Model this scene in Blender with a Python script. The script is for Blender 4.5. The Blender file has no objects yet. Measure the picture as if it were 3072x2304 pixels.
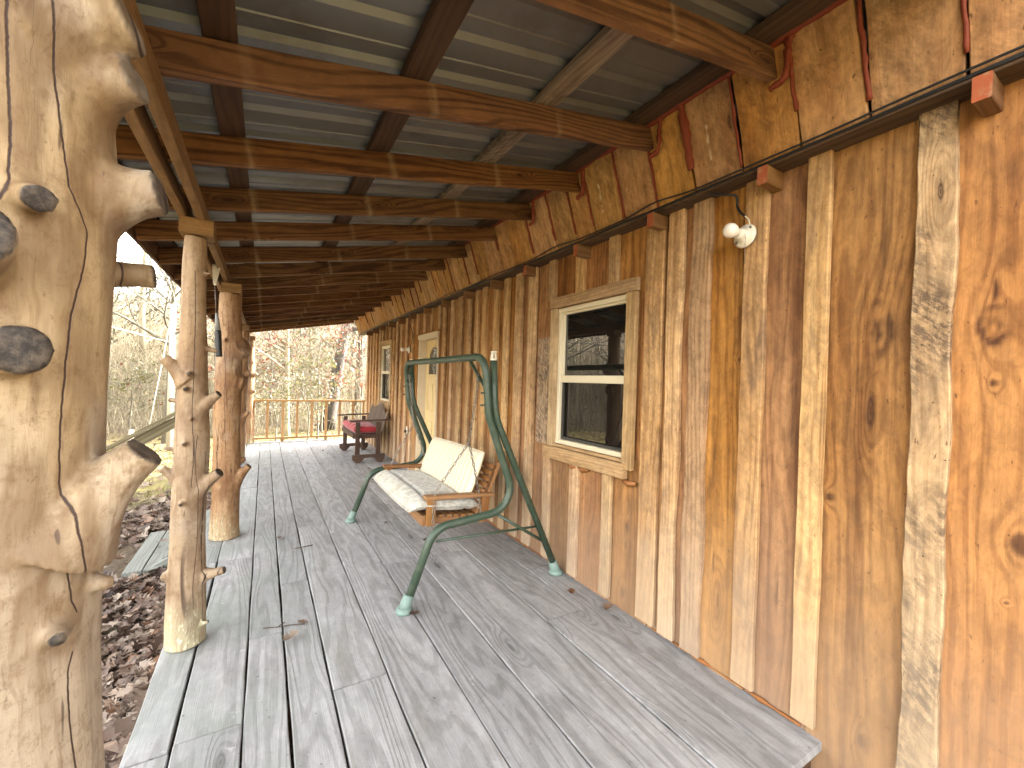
import bpy, math, random
import numpy as np
from mathutils import Vector, Matrix, noise, Quaternion

random.seed(7)
R = math.radians
SC = bpy.context.scene
COL = SC.collection
PI = math.pi

# ------------------------------------------------------------------ camera, sky, sun, exposure
F_PX = 1251.64
yaw, pitch, roll = R(30.71818), R(-0.22316), R(1.78066)
fw = Vector((math.sin(yaw), math.cos(yaw), 0)); rt = Vector((math.cos(yaw), -math.sin(yaw), 0)); up = Vector((0, 0, 1))
f2 = fw * math.cos(pitch) + up * math.sin(pitch); u2 = up * math.cos(pitch) - fw * math.sin(pitch)
r2 = rt * math.cos(roll) + u2 * math.sin(roll); u3 = u2 * math.cos(roll) - rt * math.sin(roll)
cam = bpy.data.cameras.new('camera'); cam.sensor_width = 36; cam.lens = F_PX / 3072 * 36
cam.clip_start = 0.02; cam.clip_end = 2000
co = bpy.data.objects.new('camera', cam); COL.objects.link(co)
m = Matrix((r2, u3, -f2)).transposed().to_4x4(); m.translation = (0, 0, 1.48); co.matrix_world = m
SC.camera = co

SUN_AZ, SUN_EL = 14.0, 21.0          # azimuth measured from +X towards +Y
sd_ = Vector((math.cos(R(SUN_AZ)) * math.cos(R(SUN_EL)), math.sin(R(SUN_AZ)) * math.cos(R(SUN_EL)), math.sin(R(SUN_EL))))
w = bpy.data.worlds.new('World'); SC.world = w; w.use_nodes = True
sky = w.node_tree.nodes.new('ShaderNodeTexSky'); sky.sky_type = 'NISHITA'; sky.sun_disc = False
sky.sun_elevation = R(SUN_EL); sky.sun_rotation = R(90 - SUN_AZ); sky.air_density = 0.7; sky.dust_density = 4.0; sky.ozone_density = 1.0
bg = w.node_tree.nodes['Background']; bg.inputs[1].default_value = 0.15
hs = w.node_tree.nodes.new('ShaderNodeHueSaturation'); hs.inputs['Saturation'].default_value = 0.22
wm_ = w.node_tree.nodes.new('ShaderNodeMix'); wm_.data_type = 'RGBA'; wm_.blend_type = 'MULTIPLY'; wm_.inputs[0].default_value = 1.0; wm_.inputs[7].default_value = (1.0, 0.965, 0.905, 1)
w.node_tree.links.new(sky.outputs[0], hs.inputs['Color']); w.node_tree.links.new(hs.outputs[0], wm_.inputs[6]); w.node_tree.links.new(wm_.outputs[2], bg.inputs[0])
sun = bpy.data.lights.new('sun', 'SUN'); sun.energy = 2.0; sun.angle = R(0.5); sun.color = (1, 0.93, 0.82)
so = bpy.data.objects.new('sun', sun); COL.objects.link(so); so.rotation_euler = sd_.to_track_quat('Z', 'Y').to_euler()
SC.view_settings.view_transform = 'Standard'; SC.view_settings.look = 'None'
SC.view_settings.exposure = 4.5; SC.view_settings.gamma = 1.0
SC.view_settings.use_curve_mapping = False
SC.cycles.max_bounces = 8; SC.cycles.diffuse_bounces = 5; SC.cycles.use_denoising = True

# ------------------------------------------------------------------ node helpers
class NT:
    def __init__(s, name):
        s.mat = bpy.data.materials.new(name); s.mat.use_nodes = True
        s.t = s.mat.node_tree; s.bsdf = s.t.nodes['Principled BSDF']
    def put(s, sock, v):
        if isinstance(v, bpy.types.NodeSocket): s.t.links.new(v, sock)
        elif isinstance(v, (tuple, list)) and len(v) == 3 and sock.type == 'RGBA': sock.default_value = (*v, 1)
        else: sock.default_value = v
    def n(s, kind, ins=None, **pr):
        nd = s.t.nodes.new(kind)
        for k, v in pr.items(): setattr(nd, k, v)
        for k, v in (ins or {}).items(): s.put(nd.inputs[k], v)
        return nd
    def M(s, op, a, b=None, c=None, clamp=False):
        nd = s.n('ShaderNodeMath', operation=op, use_clamp=clamp)
        s.put(nd.inputs[0], a)
        if b is not None: s.put(nd.inputs[1], b)
        if c is not None: s.put(nd.inputs[2], c)
        return nd.outputs[0]
    def sm(s, v, a, b, c=0.0, d=1.0):
        nd = s.n('ShaderNodeMapRange', {0: v, 1: a, 2: b, 3: c, 4: d}, interpolation_type='SMOOTHSTEP'); return nd.outputs[0]
    def mix(s, f, a, b, blend='MIX'):
        nd = s.n('ShaderNodeMix', data_type='RGBA', blend_type=blend)
        s.put(nd.inputs[0], f); s.put(nd.inputs[6], a); s.put(nd.inputs[7], b); return nd.outputs[2]
    def xyz(s, x, y, z):
        return s.n('ShaderNodeCombineXYZ', {0: x, 1: y, 2: z}).outputs[0]
    def sep(s, v): return s.n('ShaderNodeSeparateXYZ', {0: v}).outputs
    def attr(s, name): return s.n('ShaderNodeAttribute', attribute_name=name)
    def noise(s, vec, scale=1.0, detail=2.0, rough=0.5, dist=0.0):
        return s.n('ShaderNodeTexNoise', {'Vector': vec, 'Scale': scale, 'Detail': detail, 'Roughness': rough, 'Distortion': dist}).outputs[0]
    def scale(s, vec, x, y, z):
        return s.n('ShaderNodeVectorMath', {0: vec, 1: (x, y, z)}, operation='MULTIPLY').outputs[0]
    def hsv(s, c, h=0.5, sa=1.0, v=1.0):
        return s.n('ShaderNodeHueSaturation', {'Hue': h, 'Saturation': sa, 'Value': v, 'Fac': 1.0, 'Color': c}).outputs[0]
    def bump(s, h, strength=0.3, dist=0.003):
        return s.n('ShaderNodeBump', {'Height': h, 'Strength': strength, 'Distance': dist}).outputs[0]
    def out(s, col=None, rough=None, nrm=None, **k):
        if col is not None: s.put(s.bsdf.inputs['Base Color'], col)
        if rough is not None: s.put(s.bsdf.inputs['Roughness'], rough)
        if nrm is not None: s.put(s.bsdf.inputs['Normal'], nrm)
        for kk, v in k.items(): s.put(s.bsdf.inputs[kk.replace('_', ' ')], v)
        return s.mat

def wood(name, light, mid, dark, knotc, A=28.0, B=7.0, late=0.55, knots=0.75, K=(4.5, 1.5), stain=(0.2, 0.14, 0.08), stain_amt=0.3,
         var=0.3, huev=0.008, weather=None, rough=0.75, bstr=0.35, nails=0.0, saw=0.0, spec=0.3, green=None, streak=0.5, grit=0.0):
    t = NT(name)
    bc = t.attr('bc').outputs['Vector']; u, v, _ = t.sep(bc)
    sd = t.attr('sd').outputs['Fac']; kx, ky, kz = t.sep(t.attr('kn').outputs['Vector'])
    s = t.M('MULTIPLY', sd, 97.0)
    r1 = t.M('FRACT', t.M('MULTIPLY', sd, 7.31)); r2_ = t.M('FRACT', t.M('MULTIPLY', sd, 23.17)); r3 = t.M('FRACT', t.M('MULTIPLY', sd, 51.7))
    n1 = t.M('SUBTRACT', t.noise(t.xyz(t.M('MULTIPLY', u, 4.0), t.M('MULTIPLY', v, 0.45), s), 1, 2), 0.5)
    n2 = t.M('SUBTRACT', t.noise(t.xyz(t.M('MULTIPLY', u, 14.0), t.M('MULTIPLY', v, 1.8), s), 1, 3), 0.5)
    vo = t.n('ShaderNodeTexVoronoi', {'Vector': t.xyz(t.M('ADD', t.M('MULTIPLY_ADD', u, K[0], s), t.M('MULTIPLY', n2, 0.09)), t.M('ADD', t.M('MULTIPLY_ADD', v, K[1], t.M('MULTIPLY', s, 1.7)), t.M('MULTIPLY', n1, 0.12)), 0.0), 'Scale': 1.0, 'Randomness': 0.9}, voronoi_dimensions='2D')
    d = vo.outputs['Distance']; vc = t.sep(vo.outputs['Color'])
    en = t.M('GREATER_THAN', vc[0], knots)
    rad = t.M('MULTIPLY_ADD', vc[1], 0.07, 0.035)
    km = t.M('MULTIPLY', t.sm(t.M('DIVIDE', d, rad), 1.0, 0.55), en)
    halo = t.M('MULTIPLY', t.sm(d, 0.34, 0.03), en)
    g = t.M('ADD', t.M('MULTIPLY_ADD', u, A, t.M('MULTIPLY', n1, B)), t.M('MULTIPLY_ADD', n2, 1.3, t.M('MULTIPLY_ADD', halo, 3.0, kx)))
    ring = t.M('MULTIPLY_ADD', t.M('SINE', t.M('MULTIPLY', g, 6.2832)), 0.5, 0.5)
    lt = t.sm(ring, 0.35, 1.0)
    fib = t.noise(t.xyz(t.M('MULTIPLY', u, 240.0), t.M('MULTIPLY', v, 5.0), s), 1, 2, 0.7)
    big = t.noise(t.xyz(t.M('MULTIPLY', u, 5.0), t.M('MULTIPLY', v, 0.9), t.M('ADD', s, 11.0)), 1, 3, 0.6)
    c = t.mix(t.sm(big, 0.3, 0.72), light, mid)
    c = t.mix(t.M('MULTIPLY', lt, t.M('MULTIPLY_ADD', big, late, late * 0.35)), c, dark)
    c = t.mix(1.0, c, t.n('ShaderNodeMix', {0: fib, 6: (0.66, 0.64, 0.62, 1), 7: (1.2, 1.2, 1.2, 1)}, data_type='RGBA').outputs[2], 'MULTIPLY')
    sk = t.noise(t.xyz(t.M('MULTIPLY', u, 17.0), t.M('MULTIPLY', v, 0.28), t.M('ADD', s, 47.0)), 1, 3, 0.6)
    c = t.mix(t.M('MULTIPLY', t.sm(sk, 0.5, 0.72), streak), c, dark)
    c = t.mix(t.M('MULTIPLY', t.sm(sk, 0.47, 0.28), streak * 0.8), c, tuple(min(0.9, q * 1.12) for q in light))
    st = t.noise(t.xyz(t.M('MULTIPLY', u, 9.0), t.M('MULTIPLY', v, 2.0), t.M('ADD', s, 31.0)), 1, 4, 0.65, 0.4)
    c = t.mix(t.M('MULTIPLY', t.sm(st, 0.5, 0.75), t.M('MULTIPLY', r3, stain_amt)), c, stain)
    c = t.mix(t.M('MULTIPLY', halo, 0.4), c, dark)
    kr = t.M('MULTIPLY_ADD', t.M('SINE', t.M('MULTIPLY', t.M('DIVIDE', d, rad), 16.0)), 0.18, 0.72)
    c = t.mix(t.M('MAXIMUM', t.M('MULTIPLY', km, kr), ky), c, knotc)
    c = t.mix(kz, c, (0.60, 0.46, 0.27))
    if saw:
        sw = t.noise(t.xyz(t.M('MULTIPLY', u, 22.0), t.M('MULTIPLY_ADD', v, 30.0, t.M('MULTIPLY', u, 25.0)), t.M('ADD', s, 3.0)), 1, 4, 0.75)
        pat = t.noise(t.xyz(t.M('MULTIPLY', u, 5.0), t.M('MULTIPLY', v, 2.2), t.M('ADD', s, 71.0)), 1, 3, 0.6)
        c = t.mix(t.M('MULTIPLY', t.M('MULTIPLY', t.sm(sw, 0.38, 0.60), t.sm(pat, 0.38, 0.60)), saw), c, stain)
    geo = t.n('ShaderNodeNewGeometry').outputs['Position']
    if grit:
        mo = t.noise(t.xyz(t.M('MULTIPLY', u, 20.0), t.M('MULTIPLY', v, 9.0), s), 1, 5, 0.75, 0.5)
        c = t.mix(1.0, c, t.n('ShaderNodeMix', {0: t.sm(mo, 0.3, 0.7), 6: (1 - 0.34 * grit,) * 3 + (1,), 7: (1 + 0.24 * grit,) * 3 + (1,)}, data_type='RGBA').outputs[2], 'MULTIPLY')
        dk_ = t.noise(t.xyz(t.M('MULTIPLY', u, 75.0), t.M('MULTIPLY', v, 26.0), t.M('ADD', s, 9.0)), 1, 2, 0.6)
        c = t.mix(t.M('MULTIPLY', t.sm(dk_, 0.66, 0.76), 0.75 * grit), c, knotc)
        hl_ = t.noise(t.xyz(t.M('MULTIPLY', u, 60.0), t.M('MULTIPLY', v, 60.0), t.M('ADD', s, 5.0)), 1, 1, 0.5)
        c = t.mix(t.M('MULTIPLY', t.sm(hl_, 0.77, 0.82), 0.9 * grit), c, (0.02, 0.010, 0.006))
    if weather:
        px, py, pz = t.sep(geo)
        wn = t.noise(geo, 3.0, 4, 0.6)
        wf = t.M('MULTIPLY', t.sm(t.M('ADD', pz, t.M('MULTIPLY', t.M('SUBTRACT', wn, 0.5), 0.7)), weather[1], weather[2]), weather[3])
        c = t.mix(wf, c, weather[0])
    if green:
        px, py, pz = t.sep(geo)
        gn = t.noise(geo, 2.2, 4, 0.65)
        c = t.mix(t.M('MULTIPLY', t.M('MULTIPLY', t.sm(px, 0.9, -0.4), t.sm(gn, 0.3, 0.75)), 0.75), c, green)
    if nails:
        # rows of nail heads on the joist grid
        vv = t.M('ABSOLUTE', t.M('SUBTRACT', t.M('FRACT', t.M('DIVIDE', t.M('ADD', v, 0.0), 0.62)), 0.5))
        fl = t.noise(geo, 55.0, 1)
        c = t.mix(t.M('MULTIPLY', t.sm(fl, 0.74, 0.80), 0.75), c, (0.05, 0.045, 0.04))
        sp = t.noise(geo, 9.0, 5, 0.7)
        c = t.mix(t.M('MULTIPLY', t.sm(sp, 0.62, 0.74), 0.35), c, (0.09, 0.09, 0.085))
        c = t.mix(t.M('MULTIPLY', t.sm(sp, 0.36, 0.27), 0.5), c, (0.55, 0.55, 0.53))
    c = t.hsv(c, t.M('MULTIPLY_ADD', t.M('SUBTRACT', r1, 0.5), huev, 0.5), t.M('MULTIPLY_ADD', r3, 0.16, 0.96), t.M('MULTIPLY_ADD', t.M('SUBTRACT', r2_, 0.5), var, 1.0))
    h = t.M('ADD', t.M('MULTIPLY', lt, 0.35), t.M('MULTIPLY_ADD', fib, 0.5, t.M('MULTIPLY', km, -0.6)))
    return t.out(c, rough, t.bump(h, bstr, 0.004), Specular_IOR_Level=spec)

def plain(name, col, rough=0.5, metal=0.0, nscale=30.0, namt=0.25, bstr=0.05, dirt=None, spec=0.5, coat=0.0):
    t = NT(name); geo = t.n('ShaderNodeTexCoord').outputs['Object']
    n = t.noise(geo, nscale, 4, 0.65)
    c = t.mix(t.M('MULTIPLY', n, namt), col, tuple(x * 0.55 for x in col))
    if dirt:
        d = t.noise(geo, dirt[1], 5, 0.7)
        c = t.mix(t.M('MULTIPLY', t.sm(d, 0.48, 0.68), dirt[2]), c, dirt[0])
    return t.out(c, t.M('MULTIPLY_ADD', n, 0.2, rough - 0.1), t.bump(n, bstr, 0.003), Metallic=metal, Specular_IOR_Level=spec, Coat_Weight=coat)

M = {}
M['siding'] = wood('siding', (0.385, 0.198, 0.078), (0.275, 0.127, 0.045), (0.115, 0.041, 0.013), (0.05, 0.018, 0.008), A=24, B=9, late=0.5, knots=0.8, K=(6, 1.1), streak=0.8,
                   stain=(0.12, 0.055, 0.024), stain_amt=0.8, var=0.3, huev=0.008, weather=((0.30, 0.205, 0.135), 1.25, -0.1, 0.65), grit=0.8)
M['batten'] = wood('batten', (0.56, 0.375, 0.20), (0.44, 0.27, 0.132), (0.24, 0.12, 0.05), (0.06, 0.026, 0.012), A=34, B=8, late=0.5, knots=0.84, K=(6, 1.3), streak=0.55,
                   stain=(0.17, 0.11, 0.07), stain_amt=0.9, var=0.34, huev=0.008, weather=((0.40, 0.31, 0.22), 1.1, -0.1, 0.75), saw=0.3, grit=0.9)
M['wany'] = wood('wany', (0.52, 0.38, 0.235), (0.42, 0.285, 0.165), (0.24, 0.14, 0.07), (0.05, 0.025, 0.015), A=24, B=9, late=0.35, knots=0.86, K=(6, 1.3), streak=0.4,
                 stain=(0.07, 0.046, 0.034), stain_amt=1.0, var=0.15, weather=((0.36, 0.29, 0.21), 1.1, -0.1, 0.6), saw=0.85, grit=1.0)
M['soffit'] = wood('soffit', (0.52, 0.30, 0.125), (0.42, 0.22, 0.083), (0.26, 0.115, 0.038), (0.05, 0.02, 0.01), A=16, B=8, late=0.32, knots=0.8, K=(6, 1.6), streak=0.45,
                   stain=(0.15, 0.075, 0.033), stain_amt=1.2, var=0.26, huev=0.01, saw=0.4, grit=1.0)
M['rafter'] = wood('rafter', (0.215, 0.108, 0.046), (0.150, 0.067, 0.026), (0.050, 0.019, 0.008), (0.03, 0.012, 0.006), A=24, B=12, late=0.85, knots=0.7, K=(8, 2.2),
                   stain=(0.28, 0.15, 0.06), stain_amt=0.4, var=0.25, huev=0.01, grit=0.5)
M['purlin'] = wood('purlin', (0.09, 0.05, 0.026), (0.065, 0.034, 0.018), (0.035, 0.017, 0.009), (0.02, 0.01, 0.006), A=30, B=8, late=0.5, knots=0.8, var=0.2)
M['grey_purlin'] = wood('grey_purlin', (0.30, 0.24, 0.18), (0.22, 0.16, 0.115), (0.11, 0.075, 0.05), (0.04, 0.03, 0.02), A=30, B=8, late=0.5, knots=0.8,
                        stain=(0.05, 0.035, 0.025), stain_amt=1.0, var=0.2, saw=0.6)
M['beam'] = wood('beam', (0.27, 0.165, 0.08), (0.215, 0.12, 0.052), (0.12, 0.058, 0.022), (0.06, 0.025, 0.012), A=32, B=8, late=0.45, knots=0.8, var=0.25, grit=0.5)
M['deck'] = wood('deck', (0.365, 0.365, 0.367), (0.285, 0.284, 0.284), (0.165, 0.162, 0.158), (0.10, 0.095, 0.09), A=17, B=13, late=0.55, knots=0.86, K=(4.6, 1.3), streak=0.3,
                 stain=(0.22, 0.20, 0.18), stain_amt=0.6, var=0.24, huev=0.01, nails=1.0, green=(0.185, 0.212, 0.188), bstr=0.5, rough=0.7, grit=0.45)
M['tread'] = wood('tread', (0.24, 0.25, 0.225), (0.19, 0.20, 0.18), (0.12, 0.125, 0.11), (0.06, 0.06, 0.055), A=26, B=9, late=0.5, knots=0.85, var=0.25, bstr=0.6)
M['trim'] = wood('trim', (0.46, 0.325, 0.185), (0.38, 0.25, 0.13), (0.25, 0.14, 0.065), (0.10, 0.045, 0.02), A=36, B=8, late=0.4, knots=0.86, streak=0.4,
                 stain=(0.20, 0.135, 0.075), stain_amt=0.7, var=0.18, grit=0.7)
M['bench'] = wood('bench', (0.34, 0.175, 0.075), (0.27, 0.128, 0.05), (0.18, 0.078, 0.03), (0.1, 0.04, 0.015), A=40, B=6, late=0.35, knots=0.9, var=0.15, rough=0.55)
M['rail'] = wood('rail', (0.45, 0.29, 0.14), (0.37, 0.215, 0.095), (0.24, 0.12, 0.045), (0.1, 0.045, 0.02), A=40, B=6, late=0.35, knots=0.88, var=0.2)
M['treated'] = wood('treated', (0.17, 0.15, 0.092), (0.13, 0.108, 0.06), (0.06, 0.042, 0.02), (0.06, 0.03, 0.015), A=36, B=10, late=0.65, knots=0.85, var=0.15)
M['dark_wood'] = wood('dark_wood', (0.085, 0.052, 0.036), (0.06, 0.034, 0.024), (0.03, 0.016, 0.011), (0.02, 0.01, 0.008), A=36, B=6, late=0.4, knots=0.9, var=0.35, rough=0.6)
M['grey_slat'] = wood('grey_slat', (0.16, 0.125, 0.10), (0.115, 0.085, 0.068), (0.055, 0.04, 0.03), (0.03, 0.02, 0.015), A=36, B=6, late=0.4, knots=0.9, var=0.35)
M['lit_edge'] = wood('lit_edge', (0.30, 0.235, 0.18), (0.24, 0.18, 0.135), (0.14, 0.10, 0.07), (0.06, 0.04, 0.03), A=36, B=6, late=0.3, knots=0.95)  # paler wood for slat sides: light catching them is put into the colour
M['ledge'] = wood('ledge', (0.10, 0.062, 0.036), (0.07, 0.042, 0.024), (0.035, 0.02, 0.012), (0.02, 0.012, 0.008), A=30, B=8, var=0.2)
M['bracket'] = wood('bracket', (0.25, 0.135, 0.06), (0.19, 0.095, 0.04), (0.11, 0.05, 0.018), (0.06, 0.025, 0.012), A=34, B=6, late=0.4, knots=0.9, var=0.3)
M['door'] = plain('door', (0.66, 0.50, 0.25), 0.45, nscale=6, namt=0.2)
M['jamb'] = plain('jamb', (0.66, 0.56, 0.40), 0.6, nscale=12, namt=0.25)
M['vinyl'] = plain('vinyl', (0.66, 0.58, 0.41), 0.4, nscale=8, namt=0.15)
M['screen'] = plain('screen', (0.05, 0.045, 0.036), 0.8)
M['foam'] = plain('foam', (0.21, 0.032, 0.006), 0.7, nscale=45, namt=0.6, bstr=0.8, dirt=((0.20, 0.03, 0.008), 12, 0.7))
M['floor_foam'] = plain('floor_foam', (0.30, 0.115, 0.03), 0.7, nscale=45, namt=0.6, bstr=0.8)
M['orange_paint'] = plain('orange_paint', (0.36, 0.085, 0.026), 0.8, nscale=60, namt=0.5, dirt=((0.32, 0.19, 0.10), 28, 0.9))
M['black'] = plain('black', (0.012, 0.012, 0.012), 0.45, nscale=20)
M['metal_roof'] = plain('metal_roof', (0.215, 0.22, 0.226), 0.46, metal=0.6, nscale=3, namt=0.4, bstr=0.03, dirt=((0.12, 0.11, 0.10), 2.2, 0.6))
M['green_paint'] = plain('green_paint', (0.040, 0.066, 0.042), 0.42, nscale=25, namt=0.35, bstr=0.04, dirt=((0.105, 0.12, 0.088), 9, 0.4))
M['foot_plastic'] = plain('foot_plastic', (0.17, 0.25, 0.215), 0.55, nscale=25, dirt=((0.18, 0.22, 0.19), 14, 0.6))
M['steel'] = plain('steel', (0.30, 0.27, 0.23), 0.42, metal=0.8, nscale=60, dirt=((0.14, 0.08, 0.04), 30, 0.6))
M['white_plastic'] = plain('white_plastic', (0.72, 0.66, 0.53), 0.4, nscale=10, namt=0.2)
M['bulb'] = plain('bulb', (0.80, 0.72, 0.62), 0.22, nscale=6, namt=0.08, spec=0.6)
M['grey_plastic'] = plain('grey_plastic', (0.22, 0.20, 0.16), 0.6)
M['white_cord'] = plain('white_cord', (0.62, 0.55, 0.40), 0.6)
M['webbing'] = plain('webbing', (0.52, 0.47, 0.36), 0.9, nscale=160, namt=0.7, bstr=0.5)
M['brown_rod'] = plain('brown_rod', (0.06, 0.032, 0.018), 0.5)
M['grey_rubber'] = plain('grey_rubber', (0.20, 0.20, 0.18), 0.6)
M['pole'] = plain('pole', (0.42, 0.37, 0.28), 0.8, nscale=8)
M['wire'] = plain('wire', (0.6, 0.58, 0.52), 0.5)
M['house_body'] = plain('house_body', (0.05, 0.035, 0.025), 0.9)
M['shingle'] = plain('shingle', (0.16, 0.15, 0.14), 0.8, nscale=12)
M['twig'] = plain('twig', (0.07, 0.05, 0.038), 0.8)

def fabric_red():
    t = NT('red_fabric'); o = t.n('ShaderNodeTexCoord').outputs['Object']
    n = t.noise(o, 6, 4, 0.6); f = t.noise(o, 320, 2)
    c = t.mix(t.sm(n, 0.35, 0.7), (0.36, 0.010, 0.020), (0.22, 0.006, 0.012))
    return t.out(c, 0.85, t.bump(t.M('MULTIPLY_ADD', f, 0.4, n), 0.25, 0.006), Sheen_Weight=0.3)
def fabric_floral():
    t = NT('floral_fabric'); o = t.n('ShaderNodeTexCoord').outputs['Object']
    n = t.noise(o, 13, 4, 0.6, 1.6); n2 = t.noise(o, 3, 3); f = t.noise(o, 300, 2)
    c = t.mix(t.sm(n, 0.44, 0.56), (0.36, 0.34, 0.285), (0.52, 0.49, 0.42))
    c = t.mix(t.M('MULTIPLY', t.sm(t.noise(o, 21, 3, 0.6, 1.0), 0.55, 0.64), 0.6), c, (0.30, 0.30, 0.26))
    c = t.mix(t.M('MULTIPLY', t.sm(n2, 0.5, 0.7), 0.35), c, (0.36, 0.30, 0.20))
    return t.out(c, 0.9, t.bump(t.M('MULTIPLY_ADD', f, 0.3, t.noise(o, 18, 3)), 0.3, 0.01), Sheen_Weight=0.2)
def fabric_stripe():
    t = NT('striped_fabric'); u, v, _ = t.sep(t.attr('bc').outputs['Vector'])
    o = t.n('ShaderNodeTexCoord').outputs['Object']
    uu = t.M('ADD', u, t.M('MULTIPLY', t.noise(o, 6, 2), 0.012))
    s1 = t.M('MULTIPLY_ADD', t.M('SINE', t.M('MULTIPLY', uu, 6.2832 / 0.078)), 0.5, 0.5)
    s2 = t.M('MULTIPLY_ADD', t.M('SINE', t.M('MULTIPLY', uu, 6.2832 / 0.026)), 0.5, 0.5)
    c = t.mix(t.sm(s1, 0.5, 0.8), (0.66, 0.60, 0.47), (0.60, 0.51, 0.32))
    c = t.mix(t.M('MULTIPLY', t.sm(s2, 0.8, 0.97), 0.45), c, (0.58, 0.46, 0.25))
    c = t.mix(t.M('MULTIPLY', t.noise(o, 5, 4, 0.6), 0.2), c, (0.5, 0.46, 0.38))
    return t.out(c, 0.9, t.bump(t.M('MULTIPLY_ADD', s1, 0.5, t.noise(o, 30, 3)), 0.3, 0.006), Sheen_Weight=0.2)
M['red'] = fabric_red(); M['floral'] = fabric_floral(); M['stripe'] = fabric_stripe()

def glass(name, base, ior):
    t = NT(name); o = t.n('ShaderNodeTexCoord').outputs['Object']
    return t.out(base, 0.015, t.bump(t.noise(o, 2.5, 2), 0.03, 0.02), IOR=ior, Specular_IOR_Level=0.5)
M['pane'] = glass('pane', (0.010, 0.010, 0.009), 1.9)
M['screened_pane'] = glass('screened_pane', (0.012, 0.010, 0.008), 1.6)

def logmat(name, c1, c2, c3, brown, streak=0.5, moss=0.0, grey=0.0):
    t = NT(name); P = t.n('ShaderNodeNewGeometry').outputs['Position']
    cut = t.attr('cut').outputs['Fac']; fl = t.attr('flare').outputs['Fac']
    warp = t.n('ShaderNodeVectorMath', {0: P, 1: t.scale(t.n('ShaderNodeTexNoise', {'Vector': P, 'Scale': 5.0, 'Detail': 2.0}).outputs['Color'], 0.06, 0.06, 0.1)}, operation='ADD').outputs[0]
    a = t.noise(t.scale(warp, 7, 7, 1.6), 1, 4, 0.6); b = t.noise(t.scale(warp, 55, 55, 2.6), 1, 3, 0.65); f = t.noise(t.scale(P, 110, 110, 22), 1, 3, 0.7)
    c = t.mix(t.sm(a, 0.32, 0.6), c1, c2)
    c = t.mix(t.sm(t.noise(t.scale(warp, 4, 4, 2.2), 1, 3, 0.6), 0.5, 0.72), c, c3)
    if grey:
        gz_ = t.M('ADD', t.sep(P)[2], t.M('MULTIPLY', t.M('SUBTRACT', t.noise(t.scale(warp, 5, 5, 3), 1, 3), 0.5), 1.2))
        c = t.mix(t.M('MULTIPLY', t.sm(gz_, 1.65, 1.05), 0.75 * grey), c, c3)
    c = t.mix(t.M('MULTIPLY', t.sm(b, 0.5, 0.72), streak), c, brown)
    c = t.mix(t.M('MULTIPLY', t.sm(f, 0.52, 0.75), 0.35), c, brown)
    c = t.mix(t.M('MULTIPLY', t.M('MULTIPLY', fl, t.sm(t.noise(t.scale(warp, 16, 16, 6), 1, 3), 0.34, 0.60)), 0.85), c, brown)
    # meandering drying checks
    ck = t.noise(t.scale(P, 3.2, 3.2, 0.35), 1, 1); ck2 = t.noise(t.scale(P, 2.1, 2.1, 0.9), 1, 1)
    line = t.M('MULTIPLY', t.sm(t.M('ABSOLUTE', t.M('SUBTRACT', ck, 0.5)), 0.006, 0.0015), t.sm(ck2, 0.42, 0.5))
    cd = t.M('ABSOLUTE', t.M('ADD', t.attr('cd').outputs['Fac'], t.M('MULTIPLY', t.M('SUBTRACT', t.noise(t.scale(P, 30, 30, 60), 1, 2), 0.5), 0.004)))
    line = t.M('MAXIMUM', line, t.sm(cd, 0.0024, 0.0008))
    c = t.mix(t.M('MULTIPLY', t.sm(t.noise(P, 26, 6, 0.8), 0.47, 0.70), 0.6), c, brown)
    c = t.mix(t.M('MULTIPLY', t.sm(t.noise(t.scale(warp, 9, 9, 2.5), 1, 4, 0.7), 0.54, 0.74), 0.55), c, brown)
    c = t.mix(t.M('MULTIPLY', t.sm(t.noise(t.scale(P, 90, 90, 60), 1, 3, 0.7), 0.60, 0.72), 0.5), c, (0.10, 0.055, 0.03))
    tick = t.M('MULTIPLY', t.sm(t.noise(t.scale(P, 60, 60, 9), 1, 1), 0.72, 0.79), 0.7)
    c = t.mix(t.M('MAXIMUM', line, tick), c, (0.035, 0.018, 0.013))
    if moss:
        z = t.sep(P)[2]; mf = t.M('MULTIPLY', t.sm(t.M('ADD', z, t.M('MULTIPLY', a, 0.2)), 0.42, 0.12), moss)
        c = t.mix(t.M('MULTIPLY', mf, t.sm(b, 0.3, 0.6)), c, (0.40, 0.38, 0.24))
        c = t.mix(t.M('MULTIPLY', mf, t.sm(t.noise(t.scale(P, 70, 70, 25), 1, 2), 0.58, 0.66)), c, (0.62, 0.58, 0.42))
    cc = t.mix(t.sm(t.noise(P, 60, 4, 0.7), 0.35, 0.7), (0.016, 0.013, 0.011), (0.085, 0.064, 0.047))
    c = t.mix(cut, c, cc)
    h = t.M('ADD', t.M('MULTIPLY', b, 0.5), t.M('MULTIPLY_ADD', f, 0.35, t.M('MULTIPLY', line, -2.0)))
    return t.out(c, 0.62, t.bump(h, 0.35, 0.006), Specular_IOR_Level=0.3)
M['log_tan'] = logmat('log_tan', (0.42, 0.315, 0.185), (0.32, 0.225, 0.118), (0.345, 0.29, 0.225), (0.125, 0.07, 0.03), 0.55, grey=1.0)
M['log_knotty'] = logmat('log_knotty', (0.37, 0.265, 0.16), (0.29, 0.19, 0.10), (0.32, 0.265, 0.20), (0.13, 0.07, 0.034), 0.5, moss=0.9, grey=0.5)
M['log_orange'] = logmat('log_orange', (0.35, 0.22, 0.115), (0.275, 0.155, 0.072), (0.35, 0.26, 0.17), (0.12, 0.05, 0.018), 0.85, moss=0.5)

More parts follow.
